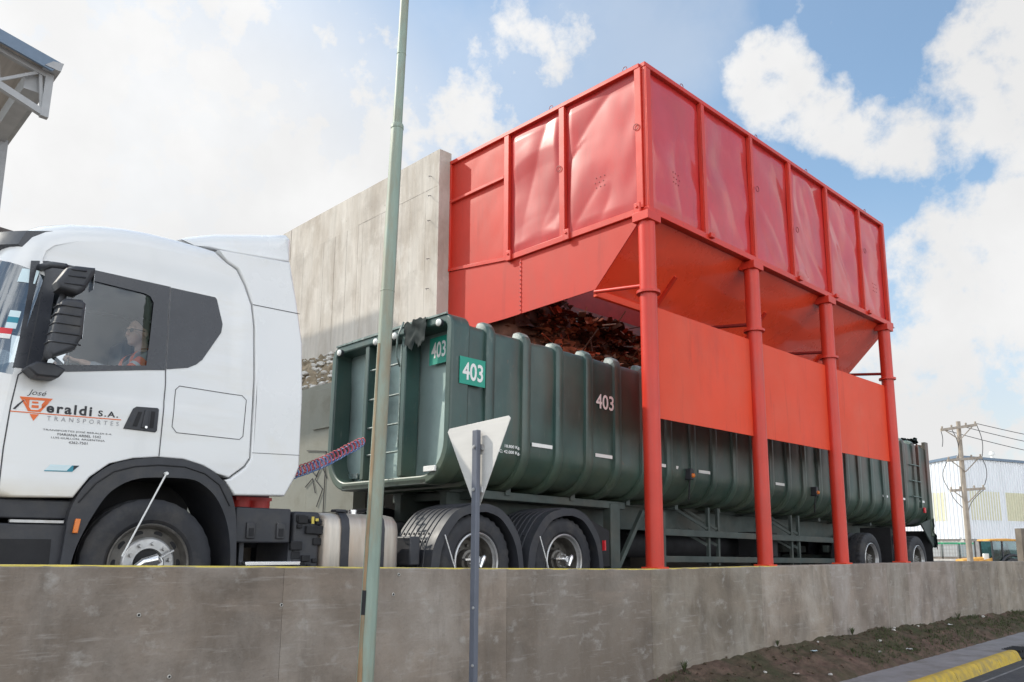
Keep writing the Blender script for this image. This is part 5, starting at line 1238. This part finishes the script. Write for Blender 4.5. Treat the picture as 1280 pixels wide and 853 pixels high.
ellip(bm, Hd(-.062, 0, -.098), (.030, .036, .026), HR)                  # chin
capsule(bm, Hd(-.088, 0, .015), Hd(-.112, 0, -.028), .011, .017)         # nose
ellip(bm, Hd(-.078, 0, .028), (.024, .055, .014), HR)                   # brow
for s in (-1, 1):
    ellip(bm, Hd(.01, s * .080, -.01), (.022, .010, .034), HR); ellip(bm, Hd(-.085, s * .031, .004), (.012, .013, .009), HR); ellip(bm, Hd(-.065, s * .044, -.03), (.028, .022, .024), HR)
capsule(bm, Hd(-.090, -.018, -.066), Hd(-.090, .018, -.066), .009, .009); capsule(bm, Hd(-.088, -.014, -.078), Hd(-.088, .014, -.078), .008, .008)
capsule(bm, Hc + Vector((.02, 0, -.06)), (2.42, 7.15, 3.26), .056, .064)
ellip(bm, (2.44, 7.15, 3.10), (.115, .185, .20)); ellip(bm, (2.44, 7.15, 2.92), (.12, .165, .14)); ellip(bm, (2.42, 7.15, 3.21), (.09, .19, .075))
for s, hx in ((-1, 0), (1, 0)):
    sh = (2.42, 7.15 + s * .20, 3.215); el_ = (2.20, 7.15 + s * .24, 3.00); hnd = (1.90, 7.15 + s * .17, 3.06 + .03)
    capsule(bm, sh, el_, .055, .043); capsule(bm, el_, hnd, .041, .028)
    pc = Vector(hnd); fw_ = Vector((-1, s * -.25, .18)).normalized()
    ellip(bm, pc + fw_ * .045, (.048, .036, .018))
    for k in range(4):
        b0 = pc + fw_ * .085 + Vector((0, s * (.027 - .018 * k), .004)); L_ = (.034, .040, .038, .029)[k]
        m1 = b0 + fw_ * L_ + Vector((0, 0, .010)); m2 = m1 + Vector((-.012, 0, -.028)); capsule(bm, b0 - fw_ * .02, m1, .0092, .0085); capsule(bm, m1, m2, .0085, .0075); capsule(bm, m2, m2 + Vector((.018, 0, -.014)), .0075, .0068)
    capsule(bm, pc + fw_ * .03 + Vector((0, -s * .028, 0)), pc + fw_ * .075 + Vector((0, -s * .052, -.012)), .0115, .009)
    hip = (2.44, 7.15 + s * .10, 2.90); kn = (2.00, 7.15 + s * .13, 2.90); an = (1.88, 7.15 + s * .13, 2.47)
    capsule(bm, hip, kn, .082, .06); capsule(bm, kn, an, .055, .038); capsule(bm, (1.90, 7.15 + s * .13, 2.42), (1.74, 7.15 + s * .14, 2.395), .040, .032)
body = remesh('body', bm, .0075, 'skin', dv)
bm = bmesh.new()
ellip(bm, (2.44, 7.15, 3.10), (.128, .197, .20)); ellip(bm, (2.44, 7.15, 2.92), (.132, .178, .15)); ellip(bm, (2.42, 7.15, 3.21), (.10, .20, .078))
for s in (-1, 1): capsule(bm, (2.42, 7.15 + s * .20, 3.215), (2.20, 7.15 + s * .24, 3.00), .066, .054); capsule(bm, (2.20, 7.15 + s * .24, 3.00), (1.98, 7.15 + s * .19, 3.07), .052, .040)
remesh('shirt', bm, .012, 'shirt', dv)
bm = bmesh.new()
for s in (-1, 1): capsule(bm, (2.44, 7.15 + s * .10, 2.90), (2.00, 7.15 + s * .13, 2.90), .092, .07); capsule(bm, (2.00, 7.15 + s * .13, 2.90), (1.89, 7.15 + s * .13, 2.52), .066, .055)
remesh('trousers', bm, .012, 'hair', dv)
bm = bmesh.new(); ellip(bm, Hd(.028, 0, .052), (.098, .084, .092), HR); ellip(bm, Hd(.06, 0, .0), (.06, .076, .07), HR)
remesh('hair', bm, .010, 'hair', dv)
for s in (-1, 1):
    a = Vector((2.42, 7.15 + s * .20, 3.215)); b = Vector((2.20, 7.15 + s * .24, 3.00))
    for t0, t1, m in ((.30, .50, 'hivis'), (.50, .60, 'reflect'), (.60, .80, 'hivis')):
        MB().cyl(a.lerp(b, t0), a.lerp(b, t1), .0705 - .012 * t0, .0705 - .012 * t1, n=24).build('safety_stripe', m, dv, smooth=40)
    V = []; F = []; n = 16
    for i in range(n + 1):
        q = math.pi * (-.15 + 1.1 * i / n)
        for w_ in (-.045, .045): V.append((2.42 - .135 * math.cos(q) * 1.0, 7.15 + s * .135 + w_, 3.17 + .128 * math.sin(q)))
    F = [(2 * i, 2 * i + 1, 2 * i + 3, 2 * i + 2) for i in range(n)]
    obj('safety_stripe', V, F, 'hivis', dv, smooth=True)
mb = MB()
for s in (-1, 1):
    P = [Hd(-.100 + .004 * math.cos(t), s * .033 + .027 * math.cos(t), .002 + .019 * math.sin(t)) for t in [2 * math.pi * k / 14 for k in range(14)]]
    mb.add(P + [p + HR @ Vector((-.004, 0, 0)) for p in P], [tuple(range(14)), tuple(range(14, 28))[::-1]] + [(k, (k + 1) % 14, 14 + (k + 1) % 14, 14 + k) for k in range(14)])
    mb.tube([Hd(-.098, s * .058, .008), Hd(-.04, s * .080, .008), Hd(.02, s * .084, .004)], .003, 5)
mb.tube([Hd(-.104, -.01, .008), Hd(-.104, .01, .008)], .003, 5)
mb.build('sunglasses', 'black', dv)

# ------------------------------------------------------------------ coiled hoses between truck and trailer
A0, A1, A2, A3 = Vector((3.35, 6.95, 2.22)), Vector((4.05, 7.35, 2.32)), Vector((4.6, 7.65, 2.56)), Vector((5.5, 8.30, 2.93))
def bez(t):
    return A0 * (1 - t) ** 3 + A1 * 3 * t * (1 - t) ** 2 + A2 * 3 * t * t * (1 - t) + A3 * t ** 3
for nm, m, ph, rr, turns, lab in (('coiled_air_hose', 'hose_red', 0, .046, 30, 'red spiral air hose strung between the white cab and green trailer'), ('coiled_air_hose', 'hose_blue', 1.7, .050, 28, 'blue spiral air hose wound beside the red one behind the cab')):
    P = []; n = turns * 12
    for i in range(n + 1):
        t = i / n; c = bez(t); d = (bez(min(1, t + .01)) - bez(max(0, t - .01))).normalized(); u = d.cross(Vector((0, 0, 1))).normalized(); v = u.cross(d); q = 2 * math.pi * turns * t + ph
        r = rr * (1 + .18 * noise.noise(Vector((t * 14, ph, 0)))) * min(1, (1 - t) * 20 + .15); sag = Vector((0, 0, -.012 * ph))
        P.append(c + sag + (u * math.cos(q) + v * math.sin(q)) * r)
    tag(MB().tube(P, .0062, 5).build(nm, m, at=tuple(A0), smooth=True), lab, 'hose')

# ------------------------------------------------------------------ lamp post and road sign on the pavement
lp = thing('lamp_post', (2.955, 4.4, 0), 'tall pale green rusty steel lamp post on the pavement in front of the truck', 'lamp post')
lean = Vector((.028, 0.0, 1)); b0 = Vector((2.955, 4.4, 0))
def lpt(z): return b0 + lean * z
def octo(name, za, zb, ra, rb, par, m='pole', n=8):
    V = []; F = []; k = max(2, int((zb - za) / .25))
    for i in range(k + 1):
        z = za + (zb - za) * i / k; r = ra + (rb - ra) * i / k
        V += [lpt(z) + Vector((math.cos(R(22.5 + 45 * j)) * r, math.sin(R(22.5 + 45 * j)) * r, 0)) for j in range(n)]
    for i in range(k): F += [(i * n + j, i * n + (j + 1) % n, (i + 1) * n + (j + 1) % n, (i + 1) * n + j) for j in range(n)]
    F += [tuple(range(n))[::-1], tuple(range(k * n, k * n + n))]
    return obj(name, V, F, m, par, bevel=.008)
octo('shaft', 0, 4.585, .059, .0455, lp); octo('upper_shaft', 4.58, 7.2, .036, .030, lp); octo('shaft_collar', 4.56, 4.60, .049, .047, lp)
for z in (5.15, 3.35): octo('weld_ring', z, z + .012, .0365 if z > 4 else .051, .0365 if z > 4 else .051, lp)
octo('foot', 0, .30, .075, .070, lp)
V = []; F = []; zs = [.3 + .04 * i for i in range(68)]
for i, z in enumerate(zs):
    r = .0595 - .0135 * z / 4.58; wd = .55 + .25 * noise.noise(Vector((z * 3, 1, 0))) - .25 * z / 3
    for q in (-.12, wd * .5, wd): a = math.pi * 1.0 + .05 + q; V.append(lpt(z) + Vector((math.cos(a) * r * 1.0, math.sin(a) * r * 1.0, 0)))
for i in range(len(zs) - 1): F += [(i * 3 + j, i * 3 + j + 1, i * 3 + 4 + j, i * 3 + 3 + j) for j in range(2)]
obj('rust_streak', V, F, 'rust', lp)
V = []
for z in (1.22, 1.37): V += [lpt(z) + Vector((math.cos(a) * .0572, math.sin(a) * .0572, 0)) for a in (math.pi * .98, math.pi * 1.08, math.pi * 1.17)]
obj('black_sticker', V, [(0, 1, 4, 3), (1, 2, 5, 4)], 'black', lp)
mb = MB().tube([lpt(7.15), lpt(7.6), lpt(7.9) + Vector((0, -.25, 0)), lpt(8.1) + Vector((0, -.9, 0)), lpt(8.15) + Vector((0, -1.5, 0))], .028, 10); mb.build('lamp_arm', 'pole', lp, smooth=40)
q = lpt(8.15) + Vector((0, -1.5, 0))
MB().lathe([(-.0, .04), (-.05, .09), (-.35, .12), (-.55, .10), (-.62, .0)], q, 'y', 20).build('lamp_head', 'galv', lp, smooth=40)
sg = thing('road_sign', (3.878, 4.40, 0), 'grey bare metal back of a triangular give way sign on blue grey post', 'road sign')
MB().prism([(4.372, -.0), (4.372, .03), (4.378, .035), (4.428, .035), (4.428, -.035), (4.378, -.035), (4.372, -.03)], 'z', 0, 0.001)
V = []
post = MB(); post.box(3.853, 3.893, 4.373, 4.427, 0, 2.485); post.build('post', 'signpost', sg, bevel=.006)
tri = [(4.765, 2.535), (4.105, 2.565), (4.085, 2.545), (4.415, 1.915), (4.445, 1.905), (4.785, 2.51)]
MB().prism(tri, 'x', 3.915, 3.920).build('sign_plate', 'galv', sg, bevel=.0015)
MB().prism([(4.735, 2.505), (4.115, 2.535), (4.43, 1.95)], 'x', 3.9205, 3.922).build('sign_face', 'lettering', sg)
for z in (2.36, 2.05): MB().cyl((3.84, 4.40, z), (3.93, 4.40, z), .008, n=10).cyl((3.845, 4.40, z), (3.853, 4.40, z), .014, n=6).box(3.895, 3.914, 4.36, 4.44, z - .02, z + .02).build('sign_bolt', 'steel', sg)
for z in (1.22, .83): MB().cyl((3.846, 4.385, z), (3.853, 4.385, z), .010, n=8).build('post_bolt', 'steel', sg)

# ------------------------------------------------------------------ roofed shed beyond the cab
cb = thing('canopy_building', (0, 21, 0), 'tall open shed with trussed grey metal roof and blue fascia behind the truck', 'building')
def roof_z(x): return 11.55 - .26 * (x - 3.7) if x > -6 else 0
XL = 0.6
mb = MB().prism([(XL, 12.20), (3.86, 11.50), (3.88, 11.56), (XL, 12.27)], 'y', 17.8, 44); mb.build('roof_sheet', 'roofunder', cb)
MB().prism([(XL, 12.05), (3.70, 11.345), (3.88, 11.52), (3.88, 11.58), (XL, 12.29)], 'y', 17.72, 17.78).build('fascia', 'bluefascia', cb)
MB().prism([(3.56, 11.41), (3.86, 11.38), (3.90, 11.58), (3.70, 11.55)], 'y', 17.70, 44).build('gutter', 'trussgrey', cb)
tz = lambda x: 11.33 - .229 * (x - 3.72); bz = lambda x: 10.47 - .36 * (x - 3.71)
for y in (18.0, 24.5, 31, 37.5, 44):
    mb = MB(); mb.bar((XL, y, tz(XL)), (3.70, y, tz(3.70)), .110, .12); mb.bar((XL, y, bz(XL)), (3.71, y, bz(3.71)), .124, .14); mb.bar((3.72, y, 11.38), (3.70, y, 10.40), .138, .15)
    xx = [3.55, 2.75, 1.95, 1.15, .7]
    for a, b in zip(xx, xx[1:]): mb.bar((a, y, tz(a)), (a + .1, y, bz(a + .1)), .050, .06); mb.bar((a, y, tz(a)), (b, y, bz(b)), .058, .06)
    mb.build('truss', 'trussgrey', cb)
MB().box(3.30, 3.60, 18.1, 44, 10.95, 11.30).build('eave_beam', 'trussgrey', cb)
for x in (2.6, 1.4): MB().box(x, x + .12, 18.1, 44, tz(x) + .06, tz(x) + .2).build('purlin', 'trussgrey', cb)
for y in (21, 27.5, 34, 40.5): MB().box(3.48, 3.66, y, y + .2, -.3, 11.0).build('column', 'trussgrey', cb)
MB().prism([(XL, 9.35), (3.5, 8.99), (4.25, 8.93), (4.25, -.3), (XL, -.3)], 'y', 21.3, 21.5).build('side_cladding', 'darkwall', cb)

# ------------------------------------------------------------------ corrugated warehouse
wh = thing('warehouse', (76.3, 23.4, -.3), 'pale corrugated metal warehouse with yellowed skylight panels beyond the trailer', 'warehouse')
Cn = Vector((76.3, 23.4, 0)); dr_ = Vector((math.sin(R(43.88 + 63)), math.cos(R(43.88 + 63)), 0)); dl_ = Vector((-dr_.y, dr_.x, 0))
if dl_.y < 0: dl_ = -dl_
def corrugated(name, o, d, n, L0, L1, z0, z1, m, z1b=None, push=0.0, pitch=.36, dep=.075):
    V = []; F = []; s = L0; z1b = z1 if z1b is None else z1b
    P = []
    while s < L1: P += [(s, 0), (s + pitch * .30, 0), (s + pitch * .42, dep), (s + pitch * .78, dep), (s + pitch * .92, 0)]; s += pitch
    for t, h in P:
        zt = z1 + (z1b - z1) * (t - L0) / (L1 - L0); p = o + d * t + n * (h + push); V += [(p.x, p.y, z0), (p.x, p.y, zt)]
    F = [(2 * i, 2 * i + 2, 2 * i + 3, 2 * i + 1) for i in range(len(P) - 1)]
    return obj(name, V, F, m, wh)
nr = Vector((-dr_.y, dr_.x, 0)); nr = -nr if nr.dot(Vector((-1, -.4, 0))) < 0 else nr
nl = -dr_
corrugated('wall_sheet', Cn, dr_, nr, 0, 46, 2.45, 9.52, 'metal_sheet'); corrugated('wall_sheet', Cn, dl_, nl, 0, 26, 2.45, 9.52, 'metal_sheet', 7.4)
for a, b in ((.9, 4.95), (6.1, 10.1), (11.4, 15.4), (17, 21)): corrugated('skylight_panel', Cn, dr_, nr, a, b, 4.1, 6.6, 'translucent', push=.02)
for a, b in ((1.5, 6.2), (8, 13)): corrugated('skylight_panel', Cn, dl_, nl, a, b, 4.0, 6.5, 'translucent', push=.02)
def slab4(name, P, m, par): return obj(name, P, [(0, 1, 2, 3)], m, par)
q = Cn - nr * .1
V = [Cn + Vector((0, 0, 9.55)), Cn + dr_ * 46 + Vector((0, 0, 9.55)), Cn + dr_ * 46 + dl_ * 26 + Vector((0, 0, 7.4)), Cn + dl_ * 26 + Vector((0, 0, 7.4))]
slab4('roof', V, 'metal_sheet', wh)
MB().bar(Cn + Vector((0, 0, 9.5)) + nr * .12, Cn + dr_ * 46 + Vector((0, 0, 9.5)) + nr * .12, .14, .22).bar(Cn + Vector((0, 0, 9.5)) + nl * .12, Cn + dl_ * 26 + Vector((0, 0, 7.35)) + nl * .12, .14, .22).build('eave_trim', 'bluefascia', wh)
MB().bar(Cn - nr * .3, Cn - nr * .3 + dr_ * 46, .3, 5.2).bar(Cn + dl_ * 26 - nl * .3, Cn - nl * .3, .3, 5.2).build('plinth', 'block', wh)
MB().cyl(Cn + dr_ * .25 + nr * .2, Cn + dr_ * .25 + nr * .2 + Vector((0, 0, 9.4)), .09, n=10).build('downpipe', 'bluefascia', wh)
for s_ in (7.2, 16, 26):
    p = Cn + dr_ * s_ + dl_ * 1.5
    MB().cyl(p + Vector((0, 0, 9.3)), p + Vector((0, 0, 10.2)), .16, n=14).cyl(p + Vector((0, 0, 10.2)), p + Vector((0, 0, 10.5)), .28, .22, n=14).build('roof_vent', 'galv', wh, smooth=40)

# ------------------------------------------------------------------ utility pole and its cables
up_o = thing('utility_pole', (50.2, 15.2, -.3), 'weathered wooden utility pole with three crossarms in front of the warehouse', 'utility pole')
ub, ut = Vector((50.3, 15.25, -.3)), Vector((48.85, 14.82, 8.65)); ub = Vector((49.35, 15.0, -.3)); ut = Vector((48.9, 14.83, 8.65))
MB().tube([ub.lerp(ut, i / 8) + Vector((.03 * noise.noise(Vector((i, 0, 0))), 0, 0)) for i in range(9)], [.165 - .055 * i / 8 for i in range(9)], 12).build('shaft', 'wood', up_o, smooth=40)
def at_px(a, b, t): return a.lerp(b, t)
arms = [(Vector((48.14, 15.52, 8.12)), Vector((49.54, 14.09, 8.42))), (Vector((48.55, 15.45, 6.45)), Vector((49.9, 14.09, 6.62))), (Vector((48.85, 15.55, 4.80)), Vector((50.2, 14.18, 4.93)))]
for a, b in arms:
    a = a - (a - Vector((0, 0, a.z))).normalized() * .25; b = b - (b - Vector((0, 0, b.z))).normalized() * .25
    c = MB().bar(a, b, .12, .14).build('crossarm', 'wood', up_o)
    m_ = (a + b) / 2
    MB().bar(a.lerp(b, .12) - Vector((0, 0, .05)), m_ - Vector((0, 0, .7)), .035, .05).bar(a.lerp(b, .88) - Vector((0, 0, .05)), m_ - Vector((0, 0, .7)), .035, .05).build('arm_brace', 'wood', c)
    for t in (.04, .3, .7, .96):
        p = a.lerp(b, t) + Vector((0, 0, .06)); MB().lathe([(0, .03), (.03, .06), (.07, .035), (.10, .065), (.14, .03), (.16, 0)], p, 'z', 10).build('insulator', 'wood', c, smooth=True)
for (p0, p1, sag) in ((arms[0][1], arms[1][1], .25), (arms[1][1], arms[2][1] + Vector((0, 0, .2)), .3), (arms[0][0], arms[0][0] + Vector((0, 0, -.9)), .1), (arms[1][0], arms[2][0], -.5), (arms[2][1], arms[2][1].lerp(arms[2][0], .55) + Vector((0, 0, -1.4)), -.4), (arms[2][0], arms[2][0].lerp(arms[2][1], .4) + Vector((0, 0, -1.1)), -.2), (arms[0][0].lerp(arms[0][1], .3), arms[1][0].lerp(arms[1][1], .3), .3)):
    P = [Vector(p0).lerp(Vector(p1), i / 10) + Vector((.3, -.5, 0)) * sag * math.sin(math.pi * i / 10) for i in range(11)]
    MB().tube(P, .02, 5).build('jumper_cable', 'wire', up_o)
for k, (st_, en, lab) in enumerate(((arms[0][1] + Vector((0, 0, .1)), Vector((68, 4.5, 9.3)), 'uppermost thin power cable running right from the wooden pole'), (arms[0][0].lerp(arms[0][1], .55) + Vector((0, 0, .1)), Vector((68, 4.4, 8.5)), 'middle thin power cable running right from the wooden pole'), (arms[0][0] + Vector((0, 0, .1)), Vector((68, 4.4, 7.6)), 'lowest thin power cable running right from the wooden pole'))):
    P = [st_.lerp(en, i / 24) - Vector((0, 0, 1.2 * math.sin(math.pi * i / 24))) for i in range(25)]
    tag(MB().tube(P, .020, 5).build('power_cable', 'wire', at=tuple(st_)), lab, 'cable', 'power cables on the wooden pole')

# ------------------------------------------------------------------ backhoe, totes, pillar
bh = thing('backhoe', (57, 15.6, -.3), 'orange and yellow backhoe tractor with glazed cab parked before the warehouse', 'backhoe')
Bo = Vector((57.0, 15.6, 0)); bd = Vector((.69, -.72, 0)); bn = Vector((-.72, -.69, 0))   # bd along the picture to the right, bn towards the viewer
def B(u, v, z): return Bo + bd * u + bn * v + Vector((0, 0, z))
def bprism(poly, v0, v1):
    n = len(poly); V = [B(u, v0, z) for u, z in poly] + [B(u, v1, z) for u, z in poly]
    return V, [tuple(range(n)), tuple(range(n, 2 * n))[::-1]] + [(i, n + i, n + (i + 1) % n, (i + 1) % n) for i in range(n)]
def bpart(name, poly, v0, v1, m, par=bh, bevel=0): V, F = bprism(poly, v0, v1); return obj(name, V, F, m, par, bevel=bevel)
bpart('roof', [(-1.0, 2.10), (-.95, 2.22), (.0, 2.27), (.95, 2.22), (1.0, 2.12)], -.75, .75, 'bhyellow', bevel=.04)
for u0, u1, v in ((-.82, -.80, .68), (-.82, -.80, -.68), (.78, 1.0, .68), (.78, 1.0, -.68), (-.2, -.2, .68)):
    MB().bar(B(u0, v, 2.10), B(u1 + (.12 if u0 > 0 else 0), v, .6), .08, .08).build('cab_post', 'plastic', bh)
bpart('cab_window', [(-.80, .75), (-.80, 2.10), (-.22, 2.10), (-.22, .75)], .665, .675, 'bhglass'); bpart('cab_window', [(-.18, .9), (-.18, 2.10), (.78, 2.10), (.98, .9)], .665, .675, 'bhglass')
bpart('cab_window', [(-.80, .75), (-.80, 2.10), (.78, 2.10), (1.02, .75)], -.675, -.665, 'bhglass')
bpart('seat', [(.1, .9), (.1, 1.75), (.35, 1.8), (.45, 1.0), (.5, .9)], -.25, .25, 'black', bevel=.05)
bpart('cab_base', [(-.85, .3), (-.85, .75), (1.05, .75), (1.05, .3)], -.7, .7, 'bhyellow', bevel=.03)
bpart('bonnet', [(-2.6, .4), (-2.55, 1.0), (-1.6, 1.12), (-.88, 1.15), (-.88, .4)], -.45, .45, 'bhyellow', bevel=.08)
bpart('bonnet_badge', [(-1.25, .95), (-1.25, 1.35), (-.92, 1.35), (-.92, .95)], .3, .48, 'tote', bevel=.03)
MB().cyl(B(-1.5, 0, 1.1), B(-1.5, 0, 2.1), .05, n=10).build('exhaust_pipe', 'wire', bh)
for v in (.55, -.95):
    MB().tube([B(.35 + .72 * math.cos(t), v + .2, .55 + .72 * math.sin(t)) for t in [R(20 + 14 * k) for k in range(11)]], .09, 8).build('rear_fender', 'plastic', bh, smooth=True)
    t_ = MB().cyl(B(.35, v, .40), B(.35, v + .4, .40), .68, n=36).build('rear_wheel', 'rubber', bh, bevel=.06); MB().cyl(B(.35, v - .01, .40), B(.35, v + .41, .40), .36, n=24).build('rim', 'bhyellow', t_)
    t_ = MB().cyl(B(-2.1, v + .05, .15), B(-2.1, v + .33, .15), .45, n=32).build('front_wheel', 'rubber', bh, bevel=.05); MB().cyl(B(-2.1, v + .04, .15), B(-2.1, v + .34, .15), .22, n=20).build('rim', 'bhyellow', t_)
bpart('loader_bucket', [(-3.6, -.2), (-3.7, .7), (-3.3, .75), (-2.95, .3), (-3.0, -.2)], -1.0, 1.0, 'bhyellow')
MB().bar(B(-3.2, .6, .4), B(-.8, .6, 1.0), .12, .2).bar(B(-3.2, -.6, .4), B(-.8, -.6, 1.0), .12, .2).build('loader_arm', 'bhyellow', bh)
MB().bar(B(1.1, 0, .6), B(1.9, .2, 1.55), .2, .25).bar(B(1.9, .2, 1.6), B(2.35, .2, .9), .18, .22).build('boom', 'bhyellow', bh)
bpart('boom_bucket', [(1.55, .55), (1.60, 1.35), (1.85, 1.55), (2.2, 1.3), (2.3, .5)], -.3, .5, 'bhyellow', bevel=.04)
def tote(u, v, z, m, lab, grp, top):
    o = Vector((59.0, 20.6, 0)) + Vector((.693, -.72, 0)) * u + Vector((.72, .69, 0)) * v; a = Vector((.693, -.72, 0)); n = Vector((.72, .69, 0))
    t = thing('tote', tuple(o + Vector((0, 0, z))), lab, 'tote', grp)
    def bx(u0, u1, v0, v1, z0, z1, name, mm, bev=0):
        V = [o + a * p + n * q + Vector((0, 0, z + r)) for p in (u0, u1) for q in (v0, v1) for r in (z0, z1)]
        return obj(name, V, [(0, 1, 3, 2), (4, 6, 7, 5), (0, 4, 5, 1), (2, 3, 7, 6), (0, 2, 6, 4), (1, 5, 7, 3)], mm, t, bevel=bev)
    bx(.03, .97, .03, .97, .14, 1.10, 'bottle', m, .05)
    bx(0, 1, 0, 1, 0, .13, 'pallet', 'wood')
    mb = MB()
    for k in range(6):
        p = o + a * (.02 + .192 * k) + n * -.005 + Vector((0, 0, z)); mb.bar(p + Vector((0, 0, .13)), p + Vector((0, 0, 1.13)), .025, .025)
    for h in (.15, .4, .65, .9, 1.12): p = o + n * -.008 + Vector((0, 0, z + h)); mb.bar(p, p + a, .025, .025); mb.bar(p, p + n, .025, .025)
    mb.build('cage', 'galv', t)
    if top: bx(.0, 1.0, -.02, 1.0, .98, 1.12, 'cover', 'totegreen', .02)
for z, top, lv in ((-.3, 0, 'lower'), (.95, 1, 'upper green covered')):
    for u, m, w_ in ((0, 'tote', 'first'), (1.15, 'tote', 'second'), (2.3, 'totedull', 'third')):
        cl_ = 'white' if m == 'tote' else 'grey blue'
        tote(u, 0, z, m, '%s %s caged liquid tote, %s stack right of the trailer tail' % (lv, cl_, w_), 'caged totes stacked beyond the trailer', top)
V, F = [], []
pl_ = MB().bar((48.5, 12.35, 1.7), (49.9, 11.1, 1.7), .5, 2.0).build('block_wall', 'concrete_dark', at=(49, 11.8, .7), bevel=.02)
tag(pl_, 'short grey concrete block wall at the right edge beside the backhoe', 'wall')
for q in (0.1, .9):
    p = Vector((48.5, 12.35, 0)).lerp(Vector((49.9, 11.1, 0)), q); MB().box(p.x - .2, p.x + .2, p.y - .2, p.y + .2, -.3, .695).build('pier', 'concrete_dark', pl_)
